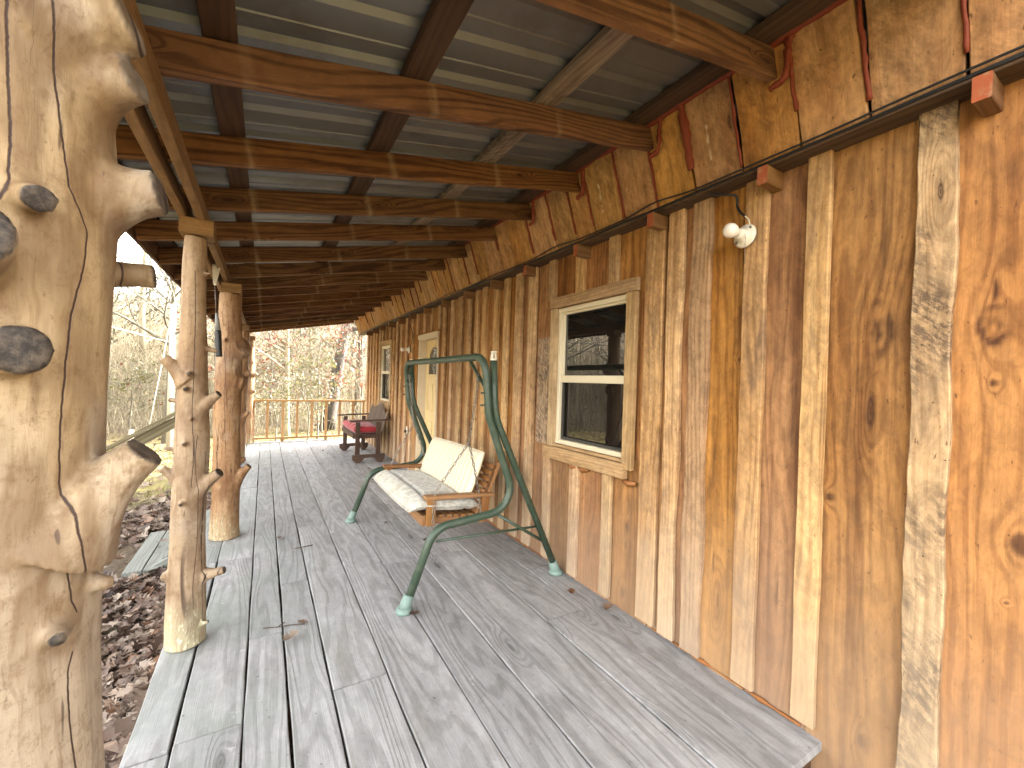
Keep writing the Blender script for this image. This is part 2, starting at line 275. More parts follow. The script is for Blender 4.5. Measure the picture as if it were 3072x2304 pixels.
def barkmat(name, c1, c2):
    t = NT(name); o = t.n('ShaderNodeTexCoord').outputs['Object']
    n = t.noise(t.scale(o, 9, 9, 2), 1, 4, 0.65)
    return t.out(t.mix(t.sm(n, 0.35, 0.65), c1, c2), 0.9, t.bump(n, 0.6, 0.02))
M['bark_pale'] = barkmat('bark_pale', (0.30, 0.26, 0.17), (0.17, 0.145, 0.095))
M['bark_grey'] = barkmat('bark_grey', (0.15, 0.135, 0.10), (0.08, 0.07, 0.052))
M['bark_dark'] = barkmat('bark_dark', (0.075, 0.062, 0.052), (0.03, 0.025, 0.021))
def leafmat(name, cols, attr='sd', trans=0.25):
    t = NT(name); a = t.attr(attr).outputs['Fac']
    cr = t.n('ShaderNodeValToRGB', {0: a}); el = cr.color_ramp.elements
    while len(el) < len(cols): el.new(0.5)
    for i, cc in enumerate(cols): el[i].position = i / (len(cols) - 1); el[i].color = (*cc, 1)
    o = t.n('ShaderNodeTexCoord').outputs['Object']
    c = t.mix(t.M('MULTIPLY', t.noise(o, 60, 3), 0.5), cr.outputs[0], (0.05, 0.025, 0.015))
    t.out(c, 0.6)
    if trans:
        tr = t.n('ShaderNodeBsdfTranslucent', {0: c}); mx = t.n('ShaderNodeMixShader', {0: trans, 1: t.bsdf.outputs[0], 2: tr.outputs[0]})
        t.t.links.new(mx.outputs[0], t.t.nodes['Material Output'].inputs[0])
    return t.mat
M['dry_leaf'] = leafmat('dry_leaf', [(0.06, 0.036, 0.026), (0.14, 0.082, 0.056), (0.25, 0.18, 0.13), (0.10, 0.062, 0.046), (0.40, 0.325, 0.25), (0.20, 0.095, 0.045)], trans=0.1)
M['russet_leaf'] = leafmat('russet_leaf', [(0.15, 0.05, 0.024), (0.19, 0.08, 0.04), (0.13, 0.035, 0.022), (0.18, 0.11, 0.06)], trans=0.35)
M['yellow_leaf'] = leafmat('yellow_leaf', [(0.10, 0.11, 0.035), (0.14, 0.13, 0.045), (0.07, 0.09, 0.03)], trans=0.35)
M['grass'] = leafmat('grass', [(0.20, 0.18, 0.045), (0.27, 0.22, 0.075), (0.14, 0.155, 0.04)], trans=0.3)
def groundmat():
    t = NT('ground'); P = t.n('ShaderNodeNewGeometry').outputs['Position']; x, y, z = t.sep(P)
    n = t.noise(P, 0.7, 5, 0.65); f = t.noise(P, 22, 4, 0.75); g = t.noise(P, 2.5, 4, 0.7)
    leaf = t.mix(t.sm(f, 0.35, 0.65), (0.06, 0.042, 0.024), (0.15, 0.105, 0.06))
    grass = t.mix(t.sm(f, 0.35, 0.65), (0.15, 0.135, 0.036), (0.24, 0.195, 0.065))
    d = t.M('POWER', t.M('ADD', t.M('MULTIPLY', x, x), t.M('POWER', t.M('SUBTRACT', y, 3.0), 2.0)), 0.5)
    yard = t.M('MULTIPLY', t.sm(d, 4.6, 6.0), t.sm(d, 20.0, 14.0))
    c = t.mix(t.M('MULTIPLY', yard, t.sm(g, 0.36, 0.52)), leaf, grass)
    c = t.mix(t.M('MULTIPLY', t.sm(n, 0.45, 0.7), 0.4), c, (0.115, 0.082, 0.052))
    return t.out(c, 0.95, t.bump(f, 0.8, 0.05))
M['ground'] = groundmat()

# ------------------------------------------------------------------ mesh helpers
class MB:
    def __init__(s): s.V = []; s.F = []; s.bc = []; s.sd = []; s.kn = []; s.mi = []; s.sm = []
    def add(s, V, F, bc=None, sd=0.5, kn=None, mi=0, smooth=False):
        o = len(s.V); n = len(V)
        s.V += [tuple(p) for p in V]; s.F += [tuple(i + o for i in f) for f in F]
        s.bc += (bc if bc is not None else [(p[0], p[1], p[2]) for p in V])
        s.sd += (list(sd) if hasattr(sd, '__len__') else [sd] * n); s.kn += (kn if kn is not None else [(0, 0, 0)] * n)
        s.mi += [mi] * len(F); s.sm += [smooth] * len(F)
    def mesh(s, name, mats):
        me = bpy.data.meshes.new(name); me.from_pydata(s.V, [], s.F)
        for mt in (mats if isinstance(mats, (list, tuple)) else [mats]): me.materials.append(M[mt] if isinstance(mt, str) else mt)
        a = me.attributes.new('bc', 'FLOAT_VECTOR', 'POINT'); a.data.foreach_set('vector', np.array(s.bc, 'f').ravel())
        a = me.attributes.new('sd', 'FLOAT', 'POINT'); a.data.foreach_set('value', np.array(s.sd, 'f'))
        a = me.attributes.new('kn', 'FLOAT_VECTOR', 'POINT'); a.data.foreach_set('vector', np.array(s.kn, 'f').ravel())
        me.polygons.foreach_set('material_index', s.mi); me.polygons.foreach_set('use_smooth', s.sm)
        me.update(); return me
    def build(s, name, mats, parent=None):
        o = bpy.data.objects.new(name, s.mesh(name, mats)); COL.objects.link(o)
        if parent is not None:
            o.parent = parent; o.matrix_parent_inverse = wmat(parent).inverted()
        return o
    # -- a plank: start centre o, along dl, width dw, thickness dt (front face on +dt side)
    def board(s, o, dl, dw, dt, L, W, T, sd=None, nv=None, ch=0.003, wob=0.0, warp=0.0, mi=0, capmi=None, kfn=None, nu=0, grain=None):
        o = Vector(o); dl = Vector(dl).normalized(); dw = Vector(dw).normalized(); dt = Vector(dt).normalized()
        sd = random.random() if sd is None else sd
        nv = nv or max(1, int(L / 0.25)); ch = min(ch, W * 0.3, T * 0.3)
        pr = [(-W/2 + ch, -T/2), (W/2 - ch, -T/2), (W/2, -T/2 + ch), (W/2, T/2 - ch), (W/2 - ch, T/2)]
        pr += [(W/2 - ch - (W - 2 * ch) * (i + 1) / (nu + 1), T/2) for i in range(nu)]
        pr += [(-W/2 + ch, T/2), (-W/2, T/2 - ch), (-W/2, -T/2 + ch)]
        n = len(pr); V = []; bc = []; kn = []; k0 = sd * 50
        for i in range(nv + 1):
            v = L * i / nv
            el = wob * (noise.noise((v * 2.3, k0, 0)) + 0.5 * noise.noise((v * 9, k0, 3)))
            er = wob * (noise.noise((v * 2.3, k0, 9)) + 0.5 * noise.noise((v * 9, k0, 5)))
            wt = warp * noise.noise((v * 0.7, k0, 17))
            for (a, b) in pr:
                fr = (a + W / 2) / W; aa = a + el * (1 - fr) + er * fr
                V.append(o + dl * v + dw * aa + dt * (b + wt)); bc.append((a + 0.6 * b, v + 0.15 * b, 0))
                kn.append(kfn(a, v) if kfn else (0, 0, 0))
        Fc = []
        for i in range(nv):
            for j in range(n):
                a = i * n + j; b = i * n + (j + 1) % n; Fc.append((a, b, b + n, a + n))
        flip = dl.cross(dw).dot(dt) > 0
        caps = [tuple(range(n))[::-1], tuple(range(nv * n, nv * n + n))]
        if flip is False: pass
        # consistent outward orientation: profile runs counter-clockwise in (w,t)
        if dw.cross(dt).dot(dl) < 0: Fc = [f[::-1] for f in Fc]; caps = [f[::-1] for f in caps]
        s.add(V, Fc, bc, sd, kn, mi); k = len(s.V) - len(V)
        for f in caps: s.F.append(tuple(i + k for i in f)); s.mi.append(mi if capmi is None else capmi); s.sm.append(False)
    def box(s, lo, hi, mi=0, sd=None, ch=0.003, axis=None):
        d = [hi[i] - lo[i] for i in range(3)]; ax = d.index(max(d)) if axis is None else axis
        e = [Vector((1, 0, 0)), Vector((0, 1, 0)), Vector((0, 0, 1))]; o_ = [i for i in range(3) if i != ax]
        wi, ti = (o_ if d[o_[0]] >= d[o_[1]] else o_[::-1])
        c = [(lo[i] + hi[i]) / 2 for i in range(3)]; c[ax] = lo[ax]
        s.board(c, e[ax], e[wi], e[ti], d[ax], d[wi], d[ti], sd=sd, ch=ch, mi=mi)
    def tube(s, P, r, n=10, cap=True, mi=0, sd=0.5, smooth=True, rnoise=0.0, closed=False):
        P = [Vector(p) for p in P]; m = len(P); rr = r if hasattr(r, '__len__') else [r] * m
        T = []
        for i in range(m):
            a = P[(i - 1) % m] if (closed or i > 0) else P[i]; b = P[(i + 1) % m] if (closed or i < m - 1) else P[i]
            d = (b - a); T.append(d.normalized() if d.length > 1e-9 else Vector((0, 0, 1)))
        ref = Vector((0, 0, 1)) if abs(T[0].z) < 0.9 else Vector((1, 0, 0))
        N = T[0].cross(ref).normalized(); V = []; bc = []; ln = 0
        for i in range(m):
            if i > 0:
                ax = T[i-1].cross(T[i])
                if ax.length > 1e-7: N = Quaternion(ax.normalized(), T[i-1].angle(T[i])) @ N
                ln += (P[i] - P[i-1]).length
            B = T[i].cross(N)
            for j in range(n):
                a = 2 * PI * j / n; q = rr[i] * (1 + (rnoise * noise.noise((i * 0.7, j * 1.3, ln * 20 + sd * 30)) if rnoise else 0))
                V.append(P[i] + (N * math.cos(a) + B * math.sin(a)) * q); bc.append((rr[i] * (a if a < PI else 2 * PI - a), ln, 0))
        Fc = []
        for i in range(m if closed else m - 1):
            for j in range(n):
                a = i * n + j; b = i * n + (j + 1) % n; k = ((i + 1) % m) * n
                Fc.append((a, b, k + (j + 1) % n, k + j))
        if cap and not closed: Fc += [tuple(range(n))[::-1], tuple(range((m - 1) * n, m * n))]
        s.add(V, Fc, bc, sd, None, mi, smooth)
    def lathe(s, o, ax, prof, n=20, mi=0, smooth=True):
        ax = Vector(ax).normalized(); s.tube([Vector(o) + ax * h for (h, r) in prof], [max(r, 1e-4) for (h, r) in prof], n=n, mi=mi, smooth=smooth)

def wmat(o):
    return (wmat(o.parent) @ o.matrix_parent_inverse if o.parent else Matrix()) @ o.matrix_basis
def tag(o, label=None, cat=None, group=None, kind=None):
    if label: o['label'] = label
    if cat: o['category'] = cat
    if group: o['group'] = group
    if kind: o['kind'] = kind
    return o
def thing(name, loc, label, cat, group=None):
    o = bpy.data.objects.new(name, None); COL.objects.link(o); o.location = loc; o.empty_display_size = 0.1
    return tag(o, label, cat, group)
def rounded(P, rad, seg=7):
    P = [Vector(p) for p in P]; out = [P[0]]
    for i in range(1, len(P) - 1):
        a, b, c = P[i-1], P[i], P[i+1]; d1 = (a - b).normalized(); d2 = (c - b).normalized(); r = rad[i-1]
        half = d1.angle(d2) / 2; tl = min(r / math.tan(half), (a - b).length * 0.48, (c - b).length * 0.48); rr = tl * math.tan(half)
        cen = b + (d1 + d2).normalized() * (rr / math.sin(half)); v1 = b + d1 * tl - cen; v2 = b + d2 * tl - cen
        ax = v1.cross(v2).normalized(); ang = v1.angle(v2)
        out += [cen + Quaternion(ax, ang * k / seg) @ v1 for k in range(seg + 1)]
    return out + [P[-1]]
def smooth_path(P, n=6):
    P = [Vector(p) for p in P]; o = []
    for i in range(len(P) - 1):
        p0 = P[max(i-1, 0)]; p1 = P[i]; p2 = P[i+1]; p3 = P[min(i+2, len(P)-1)]
        for k in range(n):
            t = k / n; o.append(0.5 * ((2*p1) + (p2-p0)*t + (2*p0-5*p1+4*p2-p3)*t*t + (3*p1-p0-3*p2+p3)*t**3))
    return o + [P[-1]]
X, Y, Z = Vector((1, 0, 0)), Vector((0, 1, 0)), Vector((0, 0, 1))

# ------------------------------------------------------------------ terrain
def sstep(a, b, x):
    t = min(1, max(0, (x - a) / (b - a))); return t * t * (3 - 2 * t)
def gz(x, y):
    s = math.hypot(x, y - 3); h = -0.45 - 0.45 * sstep(3.5, 15, s)
    h += 15 * sstep(22, 95, s) * (0.35 + 0.65 * sstep(-60, 30, y)) + 0.12 * noise.noise((x * 0.25, y * 0.25, 0)) * sstep(3, 9, s)
    return h
b = MB(); NA = 144; rad = [0.0] + [0.7 * 1.115 ** k for k in range(62)]
V = [(0, 3, gz(0, 3))]; Fc = []
for r in rad[1:]:
    for j in range(NA):
        a = 2 * PI * j / NA; x = r * math.cos(a); y = 3 + r * math.sin(a); V.append((x, y, gz(x, y)))
for j in range(NA): Fc.append((0, 1 + j, 1 + (j + 1) % NA))
for k in range(len(rad) - 2):
    for j in range(NA):
        a = 1 + k * NA + j; c = 1 + k * NA + (j + 1) % NA; Fc.append((a, a + NA, c + NA, c))
b.add(V, Fc, smooth=True); tag(b.build('ground', 'ground'), 'leafy yard sloping away to the wooded rise beyond the cabin', kind='structure')

# ------------------------------------------------------------------ deck
NEAR, FAR = 0.82, 10.72
gx = [-0.435, -0.28, -0.04, 0.131, 0.313, 0.573, 0.855, 1.129, 1.27, 1.554, 1.835, 2.085]
seams = {0: [2.05, 3.97, 7.7], 1: [2.08, 3.97, 6.4], 2: [2.73, 5.14, 7.67], 3: [3.35, 8.3], 4: [2.10, 4.54, 9.0], 5: [5.8], 6: [3.35, 7.1], 7: [4.01], 8: [3.35, 6.4], 9: [2.10, 5.2], 10: [2.75, 7.0]}
b = MB()
for i in range(11):
    x0, x1 = gx[i], gx[i + 1]; ys = [NEAR] + seams[i] + [FAR]
    for k in range(len(ys) - 1):
        gl = random.uniform(0.005, 0.011) if i < 6 else random.uniform(0.003, 0.007)
        W = x1 - x0 - gl; L = ys[k + 1] - ys[k] - 0.007
        dz = random.uniform(-0.003, 0.002)
        b.board(((x0 + x1) / 2 + random.uniform(-0.001, 0.001), ys[k] + 0.002, -0.02 + dz), Y, X, Z, L, W, 0.038, ch=0.004, wob=0.004, warp=0.002, nv=max(2, int(L / 0.12)), mi=0)
for y in np.arange(0.9, 10.7, 0.62): b.box((-0.36, y - 0.02, -0.20), (2.05, y + 0.02, -0.043), mi=1)
b.box((-0.425, NEAR + 0.03, -0.24), (-0.39, FAR - 0.02, -0.043), mi=0)
b.box((-0.38, NEAR + 0.03, -0.23), (2.05, NEAR + 0.065, -0.043), mi=1)
b.box((-0.38, FAR - 0.065, -0.23), (2.05, FAR - 0.03, -0.043), mi=1)
tag(b.build('porch_deck', ['deck', 'purlin']), 'weathered grey plank deck of the porch', kind='structure')

# ------------------------------------------------------------------ cabin
cabin = thing('cabin', (2.07, 4.5, 0), 'wooden cabin wall of rough brown board and batten siding with door and two windows', 'cabin')
W1 = (1.97, 2.735, 1.00, 2.09); W2 = (7.90, 8.70, 1.04, 2.13); D1 = (5.50, 6.32, 0.0, 2.10)
OPEN = [W1, W2, D1]
def hero(kl, yc):
    """knots with their own swirling grain: (y, z, half width, half height, kind)"""
    def f(a, v):
        g = dk = 0
        for (ky_, kz_, ru, rv, kd) in kl:
            du = (a - (yc - ky_)) / ru; dv = (v - kz_) / rv; q2 = du * du + dv * dv
            if q2 > 30: continue
            wv = 0.36 * noise.noise((a * 34, v * 13, ky_ * 9)) + 0.22 * noise.noise((a * 120, v * 42, ky_))
            q = math.sqrt(q2) * (1 + 0.35 * wv) + 0.3 * wv
            if kd == 'big':
                g += 1.7 * math.exp(-q2 * 0.22)
                rim = math.exp(-((q - 0.95) / 0.22) ** 2) * (0.62 + 1.3 * noise.noise((a * 20, v * 8, 8))); core = sstep(1.0, 0.1, q) * (0.55 + 1.1 * noise.noise((a * 60, v * 22, 4)))
                dk = max(dk, min(0.9, max(rim, core, 0)))
            elif kd == 'knot':
                g += 1.6 * math.exp(-q2 * 0.25); dk = max(dk, 0.85 * sstep(1.15, 0.6, q))
            elif kd == 'spindle':
                g += 0.8 * math.exp(-q2 * 0.3); dk = max(dk, 0.95 * sstep(1.0, 0.5, q))
            else:
                dk = max(dk, 0.5 * math.exp(-q2) * max(0, 0.6 + 1.3 * noise.noise((a * 45, v * 4, 2))))
        return (g, dk, 0)
    return f
bat = [(0.05, 0.155, 'w'), (0.47, 0.573, 'w'), (0.844, 0.935, 'b'), (1.104, 1.212, 'b'), (1.394, 1.513, 'n'), (1.566, 1.666, 'n'), (1.702, 1.838, 'b'),
       (2.08, 2.17, 'b'), (2.43, 2.53, 'b'), (2.79, 2.88, 'b'), (3.07, 3.19, 'b'), (3.30, 3.42, 'b'), (3.55, 3.64, 'b'), (3.76, 3.86, 'n'), (4.02, 4.12, 'b'), (4.23, 4.31, 'b'),
       (4.43, 4.51, 'b'), (4.67, 4.79, 'b'), (4.95, 5.04, 'b'), (5.22, 5.31, 'b'), (5.41, 5.49, 'b'), (5.72, 5.80, 'b'), (6.02, 6.10, 'b'), (6.36, 6.44, 'b'), (6.61, 6.69, 'n'), (6.90, 7.02, 'b'), (7.22, 7.33, 'b'),
       (7.50, 7.60, 'b'), (7.74, 7.83, 'b'), (8.05, 8.12, 'b'), (8.32, 8.40, 'b'), (8.60, 8.67, 'b'), (8.80, 8.90, 'b'), (9.10, 9.19, 'b'), (9.36, 9.47, 'b'), (9.66, 9.75, 'b'), (9.93, 10.05, 'b')]
def pieces(y0, y1, z0, z1, pad):
    """vertical runs of a strip left after the openings are cut out"""
    c = (y0 + y1) / 2; segs = [(z0, z1)]
    for (a, bb, c0, c1) in OPEN:
        if y1 > a - pad and y0 < bb + pad:
            ns = []
            for (p, q) in segs:
                lo, hi = c0 - pad, c1 + pad
                if p < lo: ns.append((p, min(q, lo)))
                if q > hi: ns.append((max(p, hi), q))
            segs = ns
    return [(p, q) for p, q in segs if q - p > 0.03]
SLIVERS = []
wb = MB()
edges = [-1.0, -0.42] + [(a + c) / 2 for (a, c, _) in bat]
heroK = {3: [(0.685, 1.735, 0.045, 0.105, 'big'), (0.681, 2.05, 0.03, 0.26, 'streak'), (0.69, 1.58, 0.01, 0.07, 'streak'), (0.692, 0.10, 0.017, 0.032, 'knot'), (0.825, 1.036, 0.016, 0.022, 'knot'), (0.76, 2.3, 0.02, 0.2, 'streak')],
         2: [(0.373, 1.72, 0.036, 0.062, 'big'), (0.372, 1.83, 0.009, 0.07, 'spindle'), (0.372, 1.526, 0.008, 0.016, 'knot'), (0.383, 1.315, 0.012, 0.13, 'streak'), (0.30, 1.015, 0.03, 0.04, 'knot'), (0.40, 2.1, 0.02, 0.2, 'streak'), (0.33, 0.82, 0.005, 0.006, 'knot')],
         4: [(1.022, 0.54, 0.006, 0.085, 'spindle'), (1.05, 1.9, 0.03, 0.5, 'streak'), (0.98, 1.3, 0.02, 0.3, 'streak'), (1.0, 0.50, 0.004, 0.005, 'knot')],
         5: [(1.332, 0.557, 0.0055, 0.075, 'spindle'), (1.25, 2.1, 0.02, 0.3, 'streak'), (1.36, 1.0, 0.02, 0.4, 'streak'), (1.23, 1.63, 0.011, 0.012, 'knot')],
         8: [(1.953, 0.556, 0.014, 0.034, 'knot'), (1.962, 0.43, 0.009, 0.035, 'spindle'), (1.978, 0.106, 0.018, 0.04, 'knot')],
         9: [(2.301, 0.325, 0.022, 0.09, 'big'), (2.30, 0.33, 0.05, 0.3, 'streak')]}
for i in range(len(edges) - 1):
    y0, y1 = edges[i], edges[i + 1]; dx = random.uniform(-0.006, 0.006)
    for (p, q) in pieces(y0 + 0.02, y1 - 0.02, -0.02 if y0 > 0.9 else -0.45, 2.512, 0.0):
        hk = heroK.get(i)
        wb.board(((2.083 + dx), (y0 + y1) / 2, p), Z, -Y, -X, q - p, y1 - y0 - 0.006, 0.025, ch=0.002, wob=0.006, warp=0.004,
                 nv=int((q - p) / 0.009) if hk else max(3, int((q - p) / 0.12)), nu=34 if hk else 0,
                 kfn=(lambda a, v, f=hero(hk, (y0 + y1) / 2), p=p: f(a, v + p)) if hk else None)
for (y0, y1, kd) in bat:
    dx = random.uniform(-0.004, 0.002)
    for (p, q) in pieces(y0 + 0.02, y1 - 0.02, 0.02 if y0 > 0.8 else -0.3, 2.506, 0.085):
        p += random.uniform(0, 0.025) if p < 0.1 else 0
        wb.board((2.0555 + dx, (y0 + y1) / 2, p), Z, -Y, -X, q - p, y1 - y0, 0.030, ch=0.003, wob=0.012 if kd != 'b' else 0.004, warp=0.003, nv=max(4, int((q - p) / 0.06)), mi=2 if kd == 'w' else 1)
for (a, bb, c0, c1) in OPEN:
    for i in range(len(edges) - 1):
        y0, y1 = edges[i], edges[i + 1]
        for (p, q) in ((y0 + 0.003, min(y1, a)), (max(y0, bb), y1 - 0.003)):
            if y1 - 0.02 > a and y0 + 0.02 < bb and q - p > 0.015:
                wb.board((2.084, (p + q) / 2, c0 + 0.001), Z, -Y, -X, c1 - c0 - 0.002, q - p, 0.025, ch=0.002, nv=12, sd=random.random())
wb.board((2.062, 2.945, 0.97), Z, -Y, -X, 0.90, 0.165, 0.016, mi=2, sd=0.31)     # short weathered patch board by the window
wb.build('wall', ['siding', 'batten', 'wany'], cabin)
hb = MB()
for (lo, hi) in [((2.25, -1.0, -0.6), (9.0, 10.03, 2.9)), ((2.098, 8.75, -0.4), (2.25, 10.03, 2.45)), ((2.098, 6.36, -0.4), (2.25, 7.85, 2.45)), ((2.098, 2.8, -0.4), (2.25, 5.46, 2.45)), ((2.098, -1.0, -0.6), (2.25, 1.92, 2.45)),
                 ((2.098, 1.90, -0.4), (2.25, 2.8, 0.9)), ((2.098, 7.80, -0.4), (2.25, 8.8, 0.9)), ((2.03, -1.0, 2.545), (2.26, 9.95, 2.93))]: hb.box(lo, hi)
hb.build('frame_wall', 'house_body', cabin)
rb = MB(); rb.add([(1.79, -1.2, 3.10), (1.79, 10.9, 3.10), (5.6, 10.9, 4.3), (5.6, -1.2, 4.3), (9.6, 10.9, 2.9), (9.6, -1.2, 2.9), (1.79, -1.2, 3.03), (1.79, 10.9, 3.03), (9.6, 10.9, 2.84), (9.6, -1.2, 2.84)],
                  [(0, 3, 2, 1), (3, 5, 4, 2), (6, 0, 1, 7), (5, 9, 8, 4), (6, 7, 8, 9), (0, 6, 9, 5, 3), (1, 2, 4, 8, 7)]); rb.build('roof', 'shingle', cabin)
# upper wall of wide boards leaning out, over the ledge
ub = MB(); uy = [-1.0, -0.6, -0.2, 0.15, 0.432, 0.69, 0.93, 1.185, 1.44, 1.685, 1.945, 2.225, 2.42, 2.66, 2.98, 3.30]
while uy[-1] < 10.6: uy.append(uy[-1] + random.uniform(0.17, 0.33))
lean = Vector((-0.342, 0, 1)).normalized(); nrm = Vector((-1, 0, -0.342)).normalized()
for i in range(len(uy) - 1):
    pt = 1.33 if uy[i] < 1.345 < uy[i + 1] else 2.12 if uy[i] < 2.12 < uy[i + 1] else None; yc_ = (uy[i] + uy[i + 1]) / 2
    drip = (lambda a, v: (0, 0, 0.95 * sstep(0.1, 0.3, noise.noise((v * 30, pt, 1)) + 0.35) * (abs(a - (yc_ - pt) - 0.006 * noise.noise((v * 14, 3, pt))) < 0.006 + 0.004 * noise.noise((v * 25, 8, pt))) * (0.12 < v < 0.30))) if pt else None
    ub.board((1.980 + random.uniform(-0.004, 0.004), (uy[i] + uy[i + 1]) / 2, 2.529), lean + Y * random.uniform(-0.03, 0.03), -Y, nrm, 0.49, uy[i + 1] - uy[i] - 0.009, 0.024, wob=0.008, nv=90 if pt else 10, nu=60 if pt else 0, kfn=drip, sd=random.random())
ub.build('upper_wall', 'soffit', cabin)
# ledge with its tar edge
lb = MB()
lb.board((2.016, -1.0, 2.515), Y, X, -Z, 11.65, 0.118, 0.018, nv=60, wob=0.005, sd=0.3)
lb.board((1.952, -1.0, 2.523), Y, Z, -X, 11.65, 0.012, 0.008, nv=80, wob=0.006, mi=1)
lb.build('ledge', ['ledge', 'black'], cabin)
for i, y in enumerate([0.395, 1.075, 1.72, 2.41, 3.10, 3.73, 4.38, 5.08, 5.78, 6.46, 7.09, 7.74, 8.39, 9.04, 9.65]):
    bb = MB(); h = 0.082; x0 = 1.935
    bb.board((2.075, y, 2.505 - h / 2), -X, Y, Z, 2.075 - x0, 0.045, h, ch=0.003, capmi=1 if i < 5 else 0)
    bb.build('bracket', ['bracket', 'orange_paint'], cabin)
# expanding foam along the seams of the upper wall
fr_ = random.Random(3)
for i, yy in enumerate(uy):
    if yy < 0.3 or (yy > 3.2 and fr_.random() < 0.45): continue
    wd = 0.024 if abs(yy - 1.44) < 0.01 else fr_.uniform(0.007, 0.012)
    fb = MB(); L = fr_.uniform(0.3, 0.46) if yy < 3 else fr_.uniform(0.15, 0.45)
    P = [Vector((1.962, yy, 2.534)) + lean * (0.455 - L + L * k / 14) + Y * (0.006 * noise.noise((k * 0.6, yy * 9, 0))) for k in range(15)]
    fb.tube(P, [wd * (0.8 + 0.5 * abs(noise.noise((k * 0.8, yy * 5, 3)))) for k in range(15)], n=8, rnoise=0.5, sd=yy % 1)
    fb.build('foam_bead', 'foam', cabin)
for k, yy in enumerate([0.945, 1.60, 2.24, 2.85]):
    fb = MB(); P = smooth_path([(1.826, yy - 0.03, 2.94), (1.832, yy - 0.015, 2.89), (1.84, yy - 0.01, 2.82), (1.845, yy + 0.01, 2.79), (1.847, yy + 0.06, 2.78)], 5)
    fb.tube(P, [0.013 + 0.008 * noise.noise((i * 0.5, yy, 0)) for i in range(len(P))], n=8, rnoise=0.5, sd=0.2 * k); fb.build('foam_bead', 'foam', cabin)
P = [(1.818, y_, 2.948 + 0.014 * noise.noise((y_ * 4, 0, 0))) for y_ in np.arange(0.2, 10.3, 0.07)]
fb = MB(); fb.tube(P, [0.016 + 0.02 * noise.noise((p[1] * 5, 3, 0)) for p in P], n=8, rnoise=0.5); fb.build('foam_bead', 'foam', cabin)
for (y0, y1) in [(0.9, 1.75), (2.9, 4.3)]:
    fb = MB(); P = [(2.062, y_, 0.012) for y_ in np.arange(y0, y1, 0.025)]
    fb.tube(P, [max(0.002, 0.005 + 0.020 * noise.noise((p[1] * 9, 3, 0))) for p in P], n=8, rnoise=0.5); fb.build('foam_bead', 'floor_foam', cabin)
for (y_, z_) in [(1.93, 0.86), (2.38, 0.86), (2.5, 0.855)]:
    fb = MB(); fb.tube([(2.05, y_ + 0.05, z_), (2.045, y_, z_ - 0.012), (2.05, y_ - 0.06, z_ - 0.004)], [0.012, 0.02, 0.010], n=8, rnoise=0.6); fb.build('foam_bead', 'floor_foam', cabin)

# windows
def window(w_, name, split):
    y0, y1, z0, z1 = w_; fx = 2.036
    t_ = 0.085
    wn = MB()
    wn.board((fx, y1 + t_, z1 + t_ / 2 + 0.004), -Y, Z, -X, y1 - y0 + 2 * t_, t_, 0.03, ch=0.002)
    wn.board((fx + 0.004, y1 + t_ / 2, z0 - 0.03), Z, -Y, -X, z1 - z0 + 0.028, t_ - 0.004, 0.03, ch=0.002)
    wn.board((fx - 0.004, y0 - t_ / 2, z0 - 0.06), Z, -Y, -X, z1 - z0 + 0.058, t_ - 0.004, 0.036, ch=0.002)
    wo = wn.build('window', 'trim', cabin)
    sb = MB(); sb.board((fx - 0.012, y1 + t_ + 0.02, z0 - 0.075), -Y, Z, -X, y1 - y0 + t_ + 0.05, 0.10, 0.045, ch=0.003)
    sb.board((2.062, y1, z0 - 0.012), -Y, X, Z, y1 - y0, 0.07, 0.02, ch=0.002); sb.build('sill', 'trim', wo)
    fb_ = MB(); f = 0.035
    for (lo, hi) in [((2.050, y0, z1 - f), (2.115, y1, z1)), ((2.050, y0, z0), (2.115, y1, z0 + f)), ((2.050, y0, z0 + f), (2.115, y0 + f, z1 - f)), ((2.050, y1 - f, z0 + f), (2.115, y1, z1 - f)),
                     ((2.060, y0 + f, split - 0.028), (2.112, y1 - f, split + 0.028)), ((2.068, y0 + f, split + 0.03), (2.1, y0 + f + 0.018, z1 - f)), ((2.068, y1 - f - 0.018, split + 0.03), (2.1, y1 - f, z1 - f)), ((2.068, y0 + f, z1 - f - 0.018), (2.1, y1 - f, z1 - f))]:
        fb_.box(lo, hi, ch=0.004)
    fb_.build('sash', 'vinyl', wo)
    p = MB(); p.box((2.086, y0 + 0.03, split + 0.02), (2.092, y1 - 0.03, z1 - 0.03), ch=0.0005); p.build('pane', 'pane', wo)
    p = MB(); p.box((2.104, y0 + 0.03, z0 + 0.03), (2.110, y1 - 0.03, split - 0.02), ch=0.0005); p.build('pane', 'screened_pane', wo)
    p = MB()
    for (lo, hi) in [((2.076, y0 + f, z0 + f), (2.094, y0 + f + 0.016, split - 0.028)), ((2.076, y1 - f - 0.016, z0 + f), (2.094, y1 - f, split - 0.028)), ((2.076, y0 + f + 0.016, z0 + f), (2.094, y1 - f - 0.016, z0 + f + 0.022))]: p.box(lo, hi)
    p.build('screen_frame', 'screen', wo)
window(W1, 'near', 1.52); window(W2, 'far', 1.60)
